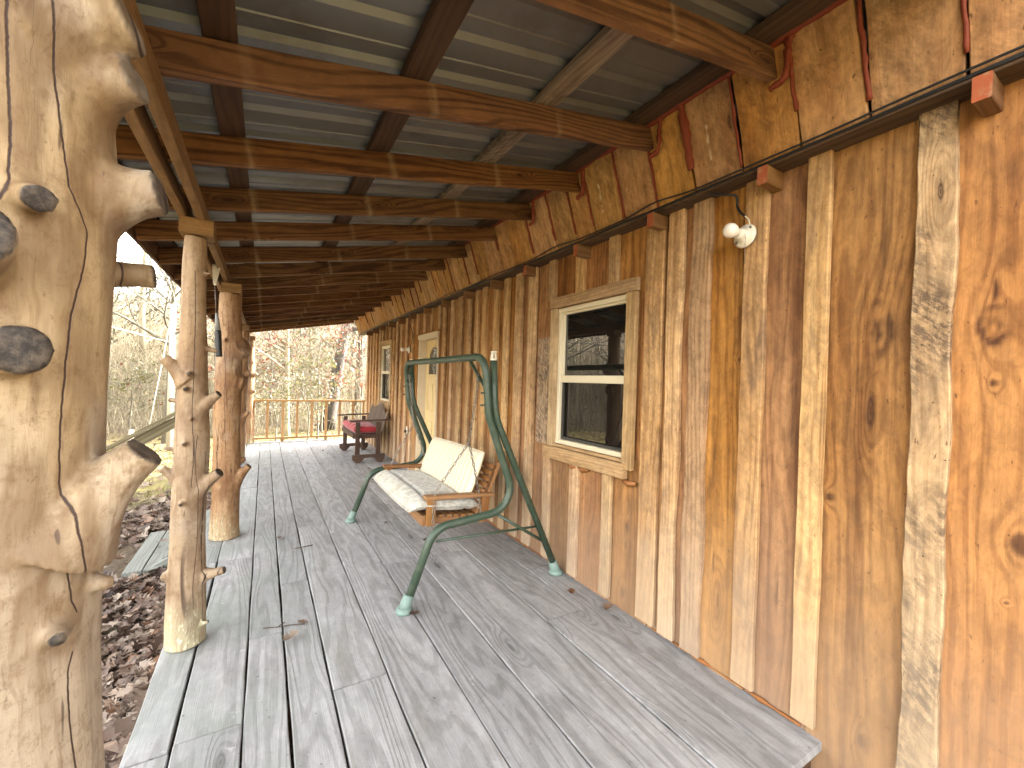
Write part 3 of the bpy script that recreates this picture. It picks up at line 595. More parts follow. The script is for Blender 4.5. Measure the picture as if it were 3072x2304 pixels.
# door, set back in its opening
y0, y1, _, z1 = D1
db = MB()
def door_panel(o):
    db.box((2.170, y0 + 0.02, 0.0), (2.215, y1 - 0.02, z1 - 0.02), ch=0.002)
    for (a, bb, c, d) in [(y0 + 0.12, y0 + 0.36, 0.22, 0.85), (y1 - 0.36, y1 - 0.12, 0.22, 0.85), (y0 + 0.12, y0 + 0.36, 1.0, 1.42), (y1 - 0.36, y1 - 0.12, 1.0, 1.42)]:
        for (lo, hi) in [((2.160, a, c), (2.169, bb, c + 0.025)), ((2.160, a, d - 0.025), (2.169, bb, d)), ((2.160, a, c + 0.026), (2.169, a + 0.025, d - 0.026)), ((2.160, bb - 0.025, c + 0.026), (2.169, bb, d - 0.026))]: db.box(lo, hi)
    cy = (y0 + y1) / 2; P = [(2.162, cy - 0.23, 1.55)] + [(2.162, cy - 0.23 * math.cos(a), 1.78 + 0.2 * math.sin(a)) for a in np.linspace(0, PI, 17)] + [(2.162, cy + 0.23, 1.55)]
    db.tube(P + [P[0]], 0.014, n=8)
    return cy
cy = door_panel(db); do = db.build('door', 'door', cabin)
g = MB(); P = [(2.164, cy - 0.22, 1.56)] + [(2.164, cy - 0.22 * math.cos(a), 1.78 + 0.19 * math.sin(a)) for a in np.linspace(0, PI, 17)] + [(2.164, cy + 0.22, 1.56)]
Q = [(p[0] + 0.005, p[1], p[2]) for p in P]; n = len(P)
g.add(P + Q, [tuple(range(n)), tuple(range(n, 2 * n))[::-1]] + [(i, (i + 1) % n, (i + 1) % n + n, i + n) for i in range(n)]); g.build('pane', 'pane', do)
k = MB(); k.lathe((2.17, y0 + 0.09, 0.98), (-1, 0, 0), [(0, 0.012), (0.03, 0.012), (0.035, 0.026), (0.06, 0.028), (0.07, 0.015), (0.072, 0.0)]); k.build('handle', 'steel', do)
j = MB()
j.box((2.050, y1 - 0.018, 0.0), (2.22, y1 + 0.002, z1), ch=0.002); j.box((2.050, y0 - 0.002, 0.0), (2.22, y0 + 0.018, z1), ch=0.002); j.box((2.050, y0 + 0.019, z1 - 0.019), (2.22, y1 - 0.019, z1), ch=0.002)
j.box((2.040, y0 - 0.02, z1 + 0.002), (2.082, y1 + 0.02, z1 + 0.06), ch=0.002); j.build('door_frame', 'jamb', cabin)

# ------------------------------------------------------------------ porch roof
roof = thing('porch_roof', (0.6, 5.5, 2.4), 'porch roof of grey ribbed metal on dark brown rafters', 'porch roof')
RY = [0.374, 1.006, 1.666, 2.295, 2.907, 3.517, 4.189, 4.81, 5.46, 6.045, 6.68, 7.337, 8.01, 8.725, 9.45, 10.24, 10.91]
sl = Vector((1, 0, 0.2)).normalized(); sn = Vector((0.2, 0, -1)).normalized()
for y in RY:
    rb = MB(); xe = 1.868; L = (xe + 0.725) * math.hypot(1, 0.2)
    rb.board(Vector((-0.725, y, 2.890 - 0.2 * (1.872 + 0.725))), sl, -sn, -Y, L, 0.123, 0.042, ch=0.004, wob=0.003, nv=150,
             kfn=lambda a, v: (0, 0, max(0.5 * math.exp(-((v / 1.0198 - 0.725 - xx + 0.012 * noise.noise((a * 30, xx, y))) / 0.012) ** 2) * (0.45 + 0.55 * noise.noise((a * 40, y * 3, xx))) for xx in (-0.08, 0.568, 1.20))))
    rb.build('rafter', 'rafter', roof)
for (x0, x1, mt) in [(-0.72, -0.62, 'purlin'), (-0.20, -0.103, 'purlin'), (0.439, 0.544, 'purlin'), (1.07, 1.182, 'grey_purlin'), (1.675, 1.822, 'purlin')]:
    pb = MB(); xm = (x0 + x1) / 2
    pb.board(Vector((xm, 0.14, 2.955 - 0.2 * (1.872 - xm) + 0.020)), Y, sl, sn, 10.85, x1 - x0, 0.036, wob=0.004, nv=60); pb.build('purlin', mt, roof)
sb = MB(); prof = []
y = 0.12
while y < 10.8:
    prof += [(y, 0), (y + 0.075, 0), (y + 0.079, 0.005), (y + 0.086, 0.005), (y + 0.090, 0), (y + 0.140, 0), (y + 0.157, 0.020), (y + 0.185, 0.020), (y + 0.202, 0)]; y += 0.225
V = []
for (yy, dz) in prof:
    for x in (-0.79, -0.1, 0.55, 1.14, 1.81): V.append((x, yy, 2.997 - 0.2 * (1.872 - x) + dz))
Fc = [(i * 5 + k, i * 5 + k + 1, i * 5 + k + 6, i * 5 + k + 5) for i in range(len(prof) - 1) for k in range(4)]
V2 = [(p[0], p[1], p[2] + 0.0015) for p in V]; n = len(V)
sb.add(V + V2, Fc + [tuple(i + n for i in f[::-1]) for f in Fc]); sb.build('metal_sheet', 'metal_roof', roof)
bm = MB(); 
for x in (-0.315, -0.392): bm.board((x, 0.25, 2.345), Y, Z, X, 10.75, 0.086, 0.038, nv=60, wob=0.003, warp=0.004)
bm.build('beam', 'beam', roof)
fb = MB(); fb.board((-0.738, 0.12, 2.395), Y, Z, -X, 10.85, 0.145, 0.022, nv=50, wob=0.006); fb.build('fascia', 'rafter', roof)

# ------------------------------------------------------------------ log posts
def log_post(label, loc, top, rad, stubs, mat, vox=0.008, lean_=(0, 0), sm=6, seed=0, block=True, bumps=(), cracks=None):
    """one peeled trunk with the stubs of its branches grown out of it"""
    b = MB(); nz = 26; P = []; rr = []
    for i in range(nz + 1):
        z = top * i / nz; s = z / top
        P.append((lean_[0] * s + 0.012 * noise.noise((z * 1.3, seed, 0)), lean_[1] * s + 0.012 * noise.noise((z * 1.3, seed, 7)), z))
        rr.append(float(np.interp(s, [a for a, _ in rad], [c for _, c in rad])) * (1 + 0.05 * noise.noise((z * 2.5, seed, 3))))
    b.tube(P, rr, n=40)
    for (p, q, r0, r1, dk) in stubs:
        p = Vector(p) - Vector(loc); q = Vector(q) - Vector(loc); n = 7
        b.tube([p.lerp(q, k / n) for k in range(n + 1)], [r1 + (r0 - r1) * (1 - k / n) ** 2.2 for k in range(n + 1)], n=18)
    for (c, r) in bumps:
        c = Vector(c) - Vector(loc); b.tube([c + Z * (r * math.cos(a)) for a in np.linspace(PI, 0, 9)], [max(0.002, r * math.sin(a)) for a in np.linspace(PI, 0, 9)], n=16)
    tmp = bpy.data.objects.new('tmp', b.mesh('tmp', 'log_tan')); COL.objects.link(tmp)
    md = tmp.modifiers.new('r', 'REMESH'); md.mode = 'VOXEL'; md.voxel_size = vox; md.use_smooth_shade = True
    ms = tmp.modifiers.new('s', 'SMOOTH'); ms.factor = 0.6; ms.iterations = sm
    dg = bpy.context.evaluated_depsgraph_get(); me = bpy.data.meshes.new_from_object(tmp.evaluated_get(dg))
    bpy.data.objects.remove(tmp)
    n = len(me.vertices); co_ = np.empty(n * 3, 'f'); me.vertices.foreach_get('co', co_); co_ = co_.reshape(-1, 3)
    no = np.empty(n * 3, 'f'); me.vertices.foreach_get('normal', no); no = no.reshape(-1, 3)
    cut = np.zeros(n, 'f'); fl = np.zeros(n, 'f')
    for (p, q, r0, r1, dk) in stubs:
        p = np.array(Vector(p) - Vector(loc)); q = np.array(Vector(q) - Vector(loc)); d = (q - p) / np.linalg.norm(q - p)
        a = (co_ - q) @ d; rad_ = np.linalg.norm(co_ - q - np.outer(a, d), axis=1)
        cut = np.maximum(cut, dk * np.clip((a + 0.014) / 0.008, 0, 1) * (rad_ < r1 * 1.25) * np.clip((no @ d - 0.3) / 0.3, 0, 1))
        fl = np.maximum(fl, np.exp(-(np.linalg.norm(co_ - p, axis=1) / (r0 * 2.2)) ** 2))
    disp = np.array([0.006 * noise.noise((v[0] * 9, v[1] * 9, v[2] * 2.5 + seed)) + 0.0022 * noise.noise((v[0] * 32, v[1] * 32, v[2] * 6)) for v in co_], 'f')
    co_ = co_ + no * disp[:, None]; me.vertices.foreach_set('co', co_.ravel())
    if cracks is None:
        rc = random.Random(seed * 13); cracks = []
        for _ in range(5):
            t0 = rc.uniform(-3.0, 0.2); z0 = rc.uniform(0.05, top * 0.6); z1 = z0 + rc.uniform(0.4, 1.2)
            cracks.append([(t0 + 0.25 * noise.noise((k * 0.35, t0 * 5, seed)), z0 + (z1 - z0) * k / 10) for k in range(11)])
    th = np.arctan2(co_[:, 1], co_[:, 0]); cdv = np.ones(n, 'f'); rv = np.hypot(co_[:, 0], co_[:, 1])
    for L in cracks:
        L = sorted(L, key=lambda q: q[1]); zz = np.array([q[1] for q in L]); tt = np.array([q[0] for q in L])
        dth = (th - np.interp(co_[:, 2], zz, tt) + PI) % (2 * PI) - PI
        over = np.maximum(0, np.maximum(zz[0] - co_[:, 2], co_[:, 2] - zz[-1]))
        cv = np.where(over > 0, 1.0, dth * rv); cdv = np.where(np.abs(cv) < np.abs(cdv), cv, cdv)
    for nm, d in (('cut', cut), ('flare', fl), ('cd', cdv.astype('f'))):
        at = me.attributes.new(nm, 'FLOAT', 'POINT'); at.data.foreach_set('value', d)
    me.materials.clear(); me.materials.append(M[mat]); me.polygons.foreach_set('use_smooth', [True] * len(me.polygons)); me.update()
    root = thing('log_post', loc, label, 'log post')
    o = bpy.data.objects.new('trunk', me); COL.objects.link(o); o.parent = root
    if block:
        cb = MB(); cb.board((loc[0] + lean_[0] - 0.07, loc[1] + lean_[1], loc[2] + top + 0.047), X, Y, Z, 0.15, 0.13, 0.085, ch=0.004); cb.build('cap_block', 'beam', root)
    return root

log_post('huge knotty tan log post close at hand with thick sawn limbs', (-0.43, 1.05, 0), 2.20, [(0, 0.205), (0.2, 0.185), (0.45, 0.178), (0.62, 0.180), (0.8, 0.178), (1, 0.165)], [
    ((-0.33, 1.05, 1.785), (-0.178, 1.04, 1.822), 0.165, 0.040, 0.8), ((-0.33, 1.04, 1.95), (-0.205, 0.985, 1.992), 0.13, 0.034, 0.7), ((-0.34, 1.20, 1.68), (-0.215, 1.22, 1.692), 0.04, 0.026, 1.0),
    ((-0.31, 1.02, 1.20), (-0.182, 1.0, 1.335), 0.11, 0.036, 0.9), ((-0.40, 1.02, 1.50), (-0.296, 0.86, 1.505), 0.075, 0.036, 1.0), ((-0.38, 1.0, 1.76), (-0.285, 0.875, 1.725), 0.045, 0.024, 1.0),
    ((-0.44, 1.0, 1.60), (-0.335, 0.80, 1.655), 0.14, 0.054, 1.0), ((-0.30, 1.0, 1.05), (-0.268, 0.918, 1.052), 0.04, 0.013, 1.0),
    ((-0.29, 1.04, 1.17), (-0.226, 1.02, 1.175), 0.03, 0.013, 0.0), ((-0.29, 1.04, 1.095), (-0.228, 1.01, 1.097), 0.03, 0.013, 0.0), ((-0.32, 1.0, 2.05), (-0.215, 0.98, 2.09), 0.12, 0.05, 0.5)],
    'log_tan', vox=0.006, sm=8, seed=1, cracks=[
    [(-0.763, 2.045), (-0.696, 1.952), (-0.633, 1.843), (-0.584, 1.773), (-0.40, 1.711), (-0.42, 1.654), (-0.512, 1.566), (-0.544, 1.483), (-0.563, 1.374), (-0.56, 1.293), (-0.52, 1.209), (-0.42, 1.09), (-0.35, 1.06)],
    [(-1.003, 2.2), (-0.99, 2.008), (-0.976, 1.915), (-0.957, 1.811), (-0.969, 1.752), (-1.02, 1.715)], [(-0.38, 1.0), (-0.422, 0.967), (-0.407, 0.89), (-0.355, 0.794), (-0.36, 0.6)]])
log_post('slender log post with many short branch stubs and a mossy foot', (-0.335, 2.85, 0), 2.215, [(0, 0.092), (0.1, 0.086), (0.3, 0.080), (0.5, 0.077), (0.66, 0.067), (0.8, 0.060), (1, 0.052)], [
    ((-0.35, 2.84, 1.44), (-0.458, 2.83, 1.552), 0.075, 0.028, 0.5), ((-0.32, 2.84, 1.27), (-0.208, 2.79, 1.370), 0.065, 0.022, 1), ((-0.32, 2.84, 0.83), (-0.198, 2.79, 0.935), 0.08, 0.026, 1),
    ((-0.35, 2.85, 0.87), (-0.456, 2.83, 0.97), 0.075, 0.022, 0.3), ((-0.37, 2.90, 1.32), (-0.446, 2.93, 1.325), 0.02, 0.013, 0.8), ((-0.32, 2.85, 0.35), (-0.162, 2.80, 0.385), 0.075, 0.021, 0.9),
    ((-0.36, 2.85, 0.35), (-0.440, 2.83, 0.40), 0.065, 0.022, 0.2), ((-0.34, 2.80, 1.47), (-0.340, 2.745, 1.473), 0.02, 0.011, 1), ((-0.35, 2.80, 1.39), (-0.354, 2.738, 1.393), 0.02, 0.011, 1),
    ((-0.35, 2.80, 1.10), (-0.355, 2.735, 1.103), 0.022, 0.011, 1), ((-0.355, 2.80, 0.787), (-0.358, 2.735, 0.788), 0.018, 0.009, 1), ((-0.33, 2.82, 1.22), (-0.325, 2.74, 1.24), 0.016, 0.007, 0.6), ((-0.30, 2.84, 1.62), (-0.225, 2.82, 1.60), 0.03, 0.010, 0.5),
    ((-0.29, 2.82, 2.02), (-0.262, 2.795, 2.02), 0.015, 0.008, 1), ((-0.37, 2.85, 1.06), (-0.452, 2.83, 1.075), 0.025, 0.010, 0.4), ((-0.30, 2.81, 0.10), (-0.225, 2.79, 0.12), 0.03, 0.012, 0.7)],
    'log_knotty', vox=0.006, sm=5, seed=2)
log_post('thick orange log post with a swollen burl beside the slender stubby post', (-0.275, 4.56, 0), 2.20, [(0, 0.118), (0.25, 0.103), (0.5, 0.106), (0.7, 0.106), (0.82, 0.092), (1, 0.084)], [
    ((-0.24, 4.54, 0.48), (-0.095, 4.49, 0.645), 0.10, 0.030, 0.8), ((-0.2, 4.55, 1.72), (-0.168, 4.52, 1.74), 0.12, 0.085, 0.0), ((-0.19, 4.56, 0.68), (-0.13, 4.56, 0.70), 0.05, 0.02, 1.0),
    ((-0.20, 4.56, 1.40), (-0.155, 4.55, 1.39), 0.10, 0.07, 0.0), ((-0.30, 4.48, 1.78), (-0.30, 4.435, 1.78), 0.03, 0.012, 0.7)],
    'log_orange', vox=0.008, sm=5, seed=3)
log_post('gnarled crooked log post half hidden behind the burled orange post', (-0.36, 8.25, 0), 2.20, [(0, 0.12), (0.3, 0.10), (0.6, 0.11), (0.8, 0.09), (1, 0.085)], [
    ((-0.30, 8.22, 0.75), (-0.20, 8.15, 0.85), 0.07, 0.03, 0.8), ((-0.32, 8.22, 1.45), (-0.20, 8.2, 1.50), 0.10, 0.05, 0), ((-0.33, 8.22, 1.9), (-0.24, 8.18, 1.95), 0.06, 0.03, 0.6)], 'log_orange', vox=0.012, lean_=(0.05, 0), seed=4)
log_post('sunlit log post standing at the far corner of the railing', (-0.29, 10.52, 0), 2.20, [(0, 0.115), (0.4, 0.09), (0.7, 0.10), (1, 0.07)], [
    ((-0.25, 10.5, 1.42), (-0.13, 10.42, 1.50), 0.06, 0.03, 0.4), ((-0.25, 10.5, 1.1), (-0.15, 10.45, 1.12), 0.06, 0.03, 0.8), ((-0.27, 10.5, 1.75), (-0.20, 10.45, 1.72), 0.05, 0.03, 0)], 'log_orange', vox=0.012, lean_=(0.03, 0), seed=5)

# ------------------------------------------------------------------ far railing
rl = thing('porch_railing', (0.97, 10.62, 0), 'pale wooden railing with square balusters across the far end of the deck', 'railing')
b = MB(); b.board((-0.235, 10.62, 0.915), X, Y, Z, 2.38, 0.10, 0.04, nv=20, wob=0.004); b.build('top_rail', 'rail', rl)
b = MB(); b.board((-0.235, 10.62, 0.085), X, Y, Z, 2.38, 0.09, 0.04, nv=20, wob=0.004); b.build('bottom_rail', 'rail', rl)
for i, x in enumerate([-0.19, 0.084, 0.382, 0.665, 0.967, 1.268, 1.563, 1.863, 2.10]):
    b = MB(); b.board((x, 10.62, 0.107 if i else 0.0), Z, X, Y, 0.786 if i else 0.893, 0.05 if i else 0.065, 0.05, ch=0.003); b.build('baluster', 'rail', rl)
for x in (0.38, 1.27): b = MB(); b.box((x - 0.03, 10.60, -0.001), (x + 0.03, 10.64, 0.063)); b.build('foot', 'rail', rl)

# ------------------------------------------------------------------ steps and stair rail
st = thing('porch_steps', (-0.8, 5.6, -0.6), 'grey weathered plank steps going down from the deck into the leaves', 'steps')
for (x0, x1, z) in [(-0.745, -0.45, -0.17), (-1.07, -0.78, -0.36), (-1.40, -1.10, -0.54)]:
    b = MB(); wd = (x1 - x0 - 0.01) / 2
    for k in range(2): b.board((x0 + wd / 2 + k * (wd + 0.008), 5.02, z - 0.02), Y, X, Z, 1.15, wd, 0.036, wob=0.004, nv=8)
    b.build('tread', 'tread', st)
for y in (5.1, 6.1): b = MB(); b.board((-0.44, y, -0.22), Vector((-1.0, 0, -0.55)), Vector((-0.55, 0, 1)), Y, 1.1, 0.16, 0.036); b.build('stringer', 'tread', st)
hr = thing('stair_rail', (-0.9, 4.72, 0), 'sloping greenish treated handrail beside the porch steps', 'handrail')
d = Vector((1, 0, 0.66)).normalized(); nn = Vector((-0.66, 0, 1)).normalized()
b = MB(); b.board(Vector((-1.62, 4.72, 0.485)), d, Y, nn, 1.50, 0.115, 0.034, nv=10); b.build('top_rail', 'treated', hr)
b = MB(); b.board(Vector((-1.60, 4.715, 0.42)), d, nn, -Y, 1.45, 0.088, 0.036, nv=10); b.build('rail_board', 'treated', hr)
b = MB(); b.box((-1.53, 4.73, gz(-1.5, 4.7) - 0.15), (-1.45, 4.80, 0.50)); b.build('post', 'treated', hr)

# ------------------------------------------------------------------ porch swing
sw = thing('porch_swing', (1.4, 3.55, 0), 'green tubular metal swing frame hung with an orange brown wooden bench on chains', 'porch swing')
YN, YF = 2.6, 4.5
def side(y): return [(0.815, y, 0.05), (0.985, y, 0.505), (1.625, y, 0.565), (1.362, y, 1.24), (1.322, y, 1.655)]
A = side(YN); Bq = side(YF)
P = rounded(A + Bq[::-1], [0.16, 0.17, 0.35, 0.13, 0.13, 0.35, 0.17, 0.16], 9)
b = MB(); b.tube(P, 0.0275, n=18)
for y in (YN, YF):
    for z in (1.40, 1.315): b.tube([(1.322, y - 0.004, z), (1.30, y - 0.004, z)], 0.006, n=6); b.tube([(1.30, y - 0.004, z), (1.295, y - 0.004, z)], 0.009, n=6)
b.build('frame', 'green_paint', sw)
for y in (YN, YF):
    b = MB(); P = rounded([(1.985, y, 0.05), (1.415, y, 1.235), (1.388, y, 1.63)], [0.5], 9); b.tube(P, 0.0255, n=18)
    for z in (1.40, 1.315): b.tube([(1.40, y, z), (1.432, y, z)], [0.007, 0.003], n=6)
    leg = b.build('leg', 'green_paint', sw)
    b = MB(); b.tube([(1.388, y, 1.63), (1.388, y, 1.645)], 0.0245, n=16)
    for k in range(5): b.tube([(1.388 + 0.02 * math.cos(k * 1.257), y + 0.02 * math.sin(k * 1.257), 1.645), (1.388 + 0.012 * math.cos(k * 1.257), y + 0.012 * math.sin(k * 1.257), 1.69)], 0.006, n=6)
    b.tube([(1.388 + 0.017 * math.cos(a), y + 0.017 * math.sin(a), 1.69) for a in np.linspace(0, 2 * PI, 13)[:-1]], 0.006, n=6, closed=True); b.build('tube_plug', 'white_plastic', leg)
    for (p, q, r) in [((1.00, y, 0.418), (1.80, y, 0.396), 0.009), ((1.46, y, 0.53), (1.855, y, 0.28), 0.012)]:
        b = MB(); b.tube([p, q], r, n=10); b.build('brace', 'green_paint', sw)
    for (fx, ax) in [(0.800, (0.35, 0, 1)), (1.995, (-0.48, 0, 1))]:
        b = MB(); b.lathe((fx, y, 0.0), (0, 0, 1), [(0, 0.052), (0.012, 0.055), (0.030, 0.048), (0.036, 0.030)], n=20)
        b.lathe(Vector((fx, y, 0.02)), ax, [(0, 0.040), (0.03, 0.037), (0.085, 0.034), (0.09, 0.027)], n=20); b.build('foot_cap', 'foot_plastic', sw)
    s = 1 if y == YN else -1
    b = MB(); b.board((1.322, y + s * 0.26, 1.640), Vector((0.012, -s * 0.235, -0.19)), X, Vector((0, -s * 0.19, 0.235)), 0.30, 0.03, 0.008); b.build('bracket', 'green_paint', sw)
    b = MB(); c = Vector((1.332, y + s * 0.12, 1.50)); P = [c + Vector((0.014 * math.cos(a), 0.014 * math.sin(a), 0.03 - 0.055 * a / (12 * PI))) for a in np.linspace(0, 12 * PI, 90)]
    b.tube(P, 0.0032, n=5); b.tube([c + Vector((0, 0, 0.03)), c + Vector((0, 0, 0.05))], 0.004, n=6); b.build('spring', 'steel', sw)
def chain(P, parent, pitch=0.032, rl_=0.0205, wr=0.0034):
    b = MB(); P = [Vector(p) for p in P]
    for i in range(len(P) - 1):
        n = max(1, int((P[i+1] - P[i]).length / pitch)); d = (P[i+1] - P[i]).normalized(); a = d.cross(Y if abs(d.y) < 0.8 else X).normalized(); c2 = d.cross(a)
        for k in range(n):
            c = P[i].lerp(P[i+1], (k + 0.5) / n); s = (a if k % 2 else c2)
            b.tube([c + d * (rl_ * math.cos(t)) + s * (0.0085 * math.sin(t)) for t in np.linspace(0, 2 * PI, 11)[:-1]], wr, n=5, closed=True)
    return b.build('chain', 'steel', parent)
BN, BF = 2.95, 4.17
for (ya, yt, ys) in [(BN, YN + 0.12, 2.88), (BF, YF - 0.12, 4.25)]:
    chain([(1.332, yt, 1.475), (1.347, ys, 1.015)], sw); chain([(1.345, ys, 1.012), (1.112, ya - 0.005 * (1 if ya == BN else -1), 0.64), (1.09, ya - 0.04 * (1 if ya == BN else -1), 0.42)], sw)
    chain([(1.350, ys, 1.012), (1.475, ya, 0.625), (1.49, ya - 0.03 * (1 if ya == BN else -1), 0.43)], sw)
# bench
sb = MB()
tilt = Vector((1, 0, -0.10)).normalized(); tn = Vector((0.10, 0, 1)).normalized()
for k in range(8): sb.board(Vector((1.06, BN + 0.03, 0.462)) + tilt * (0.062 * k), Y, tilt, tn, BF - BN - 0.06, 0.044, 0.018, ch=0.003)
for y in (BN + 0.05, (BN + BF) / 2, BF - 0.05): sb.board(Vector((1.04, y, 0.428)), tilt, tn, Y, 0.50, 0.048, 0.03, ch=0.003)
sb.board((1.035, BN + 0.01, 0.437), Y, Z, -X, BF - BN - 0.02, 0.075, 0.024, ch=0.003)
sb.build('seat', 'bench', sw)
bk = Vector((0.38, 0, 1)).normalized(); bn = Vector((-1, 0, 0.38)).normalized()
bb = MB()
for k in range(8): bb.board(Vector((1.475, BN + 0.01, 0.455)) + bk * (0.052 * k), Y, bk, bn, BF - BN - 0.02, 0.034, 0.018, ch=0.003)
for y in (BN + 0.03, (BN + BF) / 2, BF - 0.03): bb.board(Vector((1.497, y, 0.38)), bk, Y, bn, 0.47, 0.05, 0.024, ch=0.003)
bb.build('backrest', 'bench', sw)
for y in (BN, BF):
    b = MB(); b.board(Vector((1.035, y, 0.612)), Vector((1, 0, -0.055)), Y, Z, 0.56, 0.075, 0.028, ch=0.005); b.build('armrest', 'bench', sw)
    for (x, z0) in ((1.085, 0.40), (1.52, 0.37)):
        b = MB(); b.board((x, y, z0), Vector((0.02 if x < 1.3 else 0.10, 0, 1)), X, Y, 0.595 - z0 if x < 1.3 else 0.20, 0.07, 0.03, ch=0.004); b.build('arm_post', 'bench', sw)

def cushion(name, mat, frame, sx, sy, T, tufts, label, nu=44, nv=30, droop=None, p=6, seed=0):
    """frame maps local (x,y,z) to world; sx,sy half sizes"""
    b = MB(); V = []; bc = []
    for sgn in (1, -1):
        for j in range(nv + 1):
            for i in range(nu + 1):
                u = -1 + 2 * i / nu; v = -1 + 2 * j / nv
                # denser towards the hem
                u = math.sin(u * PI / 2) * 0.35 + u * 0.65; v = math.sin(v * PI / 2) * 0.35 + v * 0.65
                h = (max(0, 1 - abs(u) ** p) ** 0.42) * (max(0, 1 - abs(v) ** p) ** 0.42)
                h *= tufts(u, v); h += 0.05 * noise.noise((u * 3, v * 3, seed + sgn)) * (1 if h > 0.1 else 0)
                x = u * sx * (1 - 0.03 * v * v); y = v * sy * (1 - 0.03 * u * u); z = sgn * h * T / 2
                if droop: z += droop(u, v)
                V.append(frame @ Vector((x, y, z))); bc.append((u * sx, v * sy, 0))
    n = (nu + 1) * (nv + 1); Fc = []
    for j in range(nv):
        for i in range(nu):
            a = j * (nu + 1) + i; Fc.append((a, a + 1, a + nu + 2, a + nu + 1)); Fc.append((n + a, n + a + nu + 1, n + a + nu + 2, n + a + 1))
    b.add(V, Fc, bc, 0.5, None, 0, True)
    P = []
    for k in range(96):
        t = k / 96 * 4; e = t % 1 * 2 - 1; u, v = [(e, -1), (1, e), (-e, 1), (-1, -e)][int(t)]
        P.append(frame @ Vector((u * sx * (1 - 0.03 * v * v), v * sy * (1 - 0.03 * u * u), droop(u, v) if droop else 0)))
    root = b.build(name, mat); tag(root, label, 'cushion')
    pb = MB(); pb.tube(P, 0.006, n=6, closed=True); pb.build('piping', mat, root)
    return root
def frame3(o, ex, ey, ez):
    m_ = Matrix((Vector(ex).normalized(), Vector(ey).normalized(), Vector(ez).normalized())).transposed().to_4x4(); m_.translation = o; return m_
seat_t = lambda u, v: (1 - 0.45 * math.exp(-((v + 0.55) / 0.05) ** 2)) * (1 - 0.45 * math.exp(-((v - 0.62) / 0.05) ** 2)) * (1 - 0.35 * math.exp(-((u - 0.72) / 0.03) ** 2)) * (1 - 0.3 * math.exp(-((u + 0.72) / 0.03) ** 2))
cushion('seat_cushion', 'floral', frame3((1.205, 3.53, 0.535), Y, (1, 0, -0.11), (0.11, 0, 1)), 0.60, 0.285, 0.13, seat_t, 'grey floral seat cushion lying on the wooden swing bench',
        droop=lambda u, v: -0.045 * max(0, (-v - 0.6) / 0.4) ** 2, seed=1)
cushion('back_cushion', 'stripe', frame3((1.478, 3.60, 0.695), (0, 1, -0.02), (0.38, 0, 1), (-1, 0, 0.38)), 0.60, 0.215, 0.075, lambda u, v: 1.0, 'cream striped cushion leaning on the swing bench back', seed=5, p=9)

# ------------------------------------------------------------------ dark wooden glider bench
gb = thing('glider_bench', (1.6, 8.25, 0), 'dark brown wooden garden bench with slatted back at the far end of the wall', 'bench')
GN, GF = 7.55, 8.95
for y in (GN, GF):
    b = MB(); prf = [(1.335, 0.14), (1.335, 0.06), (1.39, 0.0), (1.46, 0.0), (1.53, 0.085), (1.70, 0.085), (1.76, 0.0), (1.82, 0.0), (1.88, 0.06), (1.88, 0.14)]
    n = len(prf); V = [(x, y - 0.03, z) for x, z in prf] + [(x, y + 0.03, z) for x, z in prf]
    b.add(V, [tuple(range(n)), tuple(range(n, 2 * n))[::-1]] + [(i, i + n, (i + 1) % n + n, (i + 1) % n) for i in range(n)], [(v[2], v[0], 0) for v in V], 0.2); b.build('skid', 'dark_wood', gb)
    s = 1 if y == GN else -1
    b = MB(); b.board((1.425, y + s * 0.055, 0.02), Z, X, Y, 0.68, 0.075, 0.038); b.build('leg', 'dark_wood', gb)
    b = MB(); b.board((1.775, y + s * 0.055, 0.02), Z, X, Y, 0.68, 0.075, 0.038); b.build('leg', 'dark_wood', gb)
    b = MB(); b.board((1.285, y + s * 0.03, 0.722), Vector((1, 0, 0.03)), Y, Z, 0.70, 0.07, 0.026); b.build('armrest', 'dark_wood', gb)
b = MB(); b.board((1.37, GN + 0.08, 0.455), Y, Z, -X, GF - GN - 0.16, 0.085, 0.03); b.board((1.80, GN + 0.08, 0.455), Y, Z, -X, GF - GN - 0.16, 0.085, 0.03)
for k in range(7): b.board((1.40 + 0.06 * k, GN + 0.02, 0.49), Y, X, Z, GF - GN - 0.04, 0.05, 0.02)
for y in (GN + 0.09, GF - 0.09): b.board((1.386, y, 0.455), X, Z, Y, 0.40, 0.085, 0.03)
b.build('seat', 'dark_wood', gb)
b = MB(); bk2 = Vector((0.30, 0, 1)).normalized(); bn2 = Vector((-1, 0, 0.30)).normalized()
NS = 15
for k in range(NS):
    f_ = k / (NS - 1); y = GN + 0.07 + f_ * (GF - GN - 0.14)
    h = float(np.interp(f_, [0, 0.1, 0.25, 0.4, 0.5, 0.65, 0.85, 1], [0.43, 0.39, 0.49, 0.56, 0.57, 0.51, 0.45, 0.50])) + random.uniform(-0.008, 0.008)
    b.board(Vector((1.80, y, 0.46)), bk2, Y, bn2, h, 0.046, 0.026, ch=0.003, sd=random.random())
for q in (0.12, 0.36): b.board(Vector((1.822, GN + 0.06, 0.46)) + bk2 * q, Y, bk2, bn2, GF - GN - 0.12, 0.06, 0.022)
br_ = b.build('backrest', ['grey_slat', 'lit_edge'], gb)
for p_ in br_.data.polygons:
    if p_.normal.y < -0.8: p_.material_index = 1  # only the near-facing slat sides, coloured as if lit
def red_t(u, v):
    g1 = min(abs(u - c) for c in (-0.6, -0.2, 0.2, 0.6)); return 1 - 0.42 * math.exp(-(g1 / 0.055) ** 2) - 0.25 * math.exp(-(v / 0.10) ** 2) * math.exp(-(g1 / 0.12) ** 2)
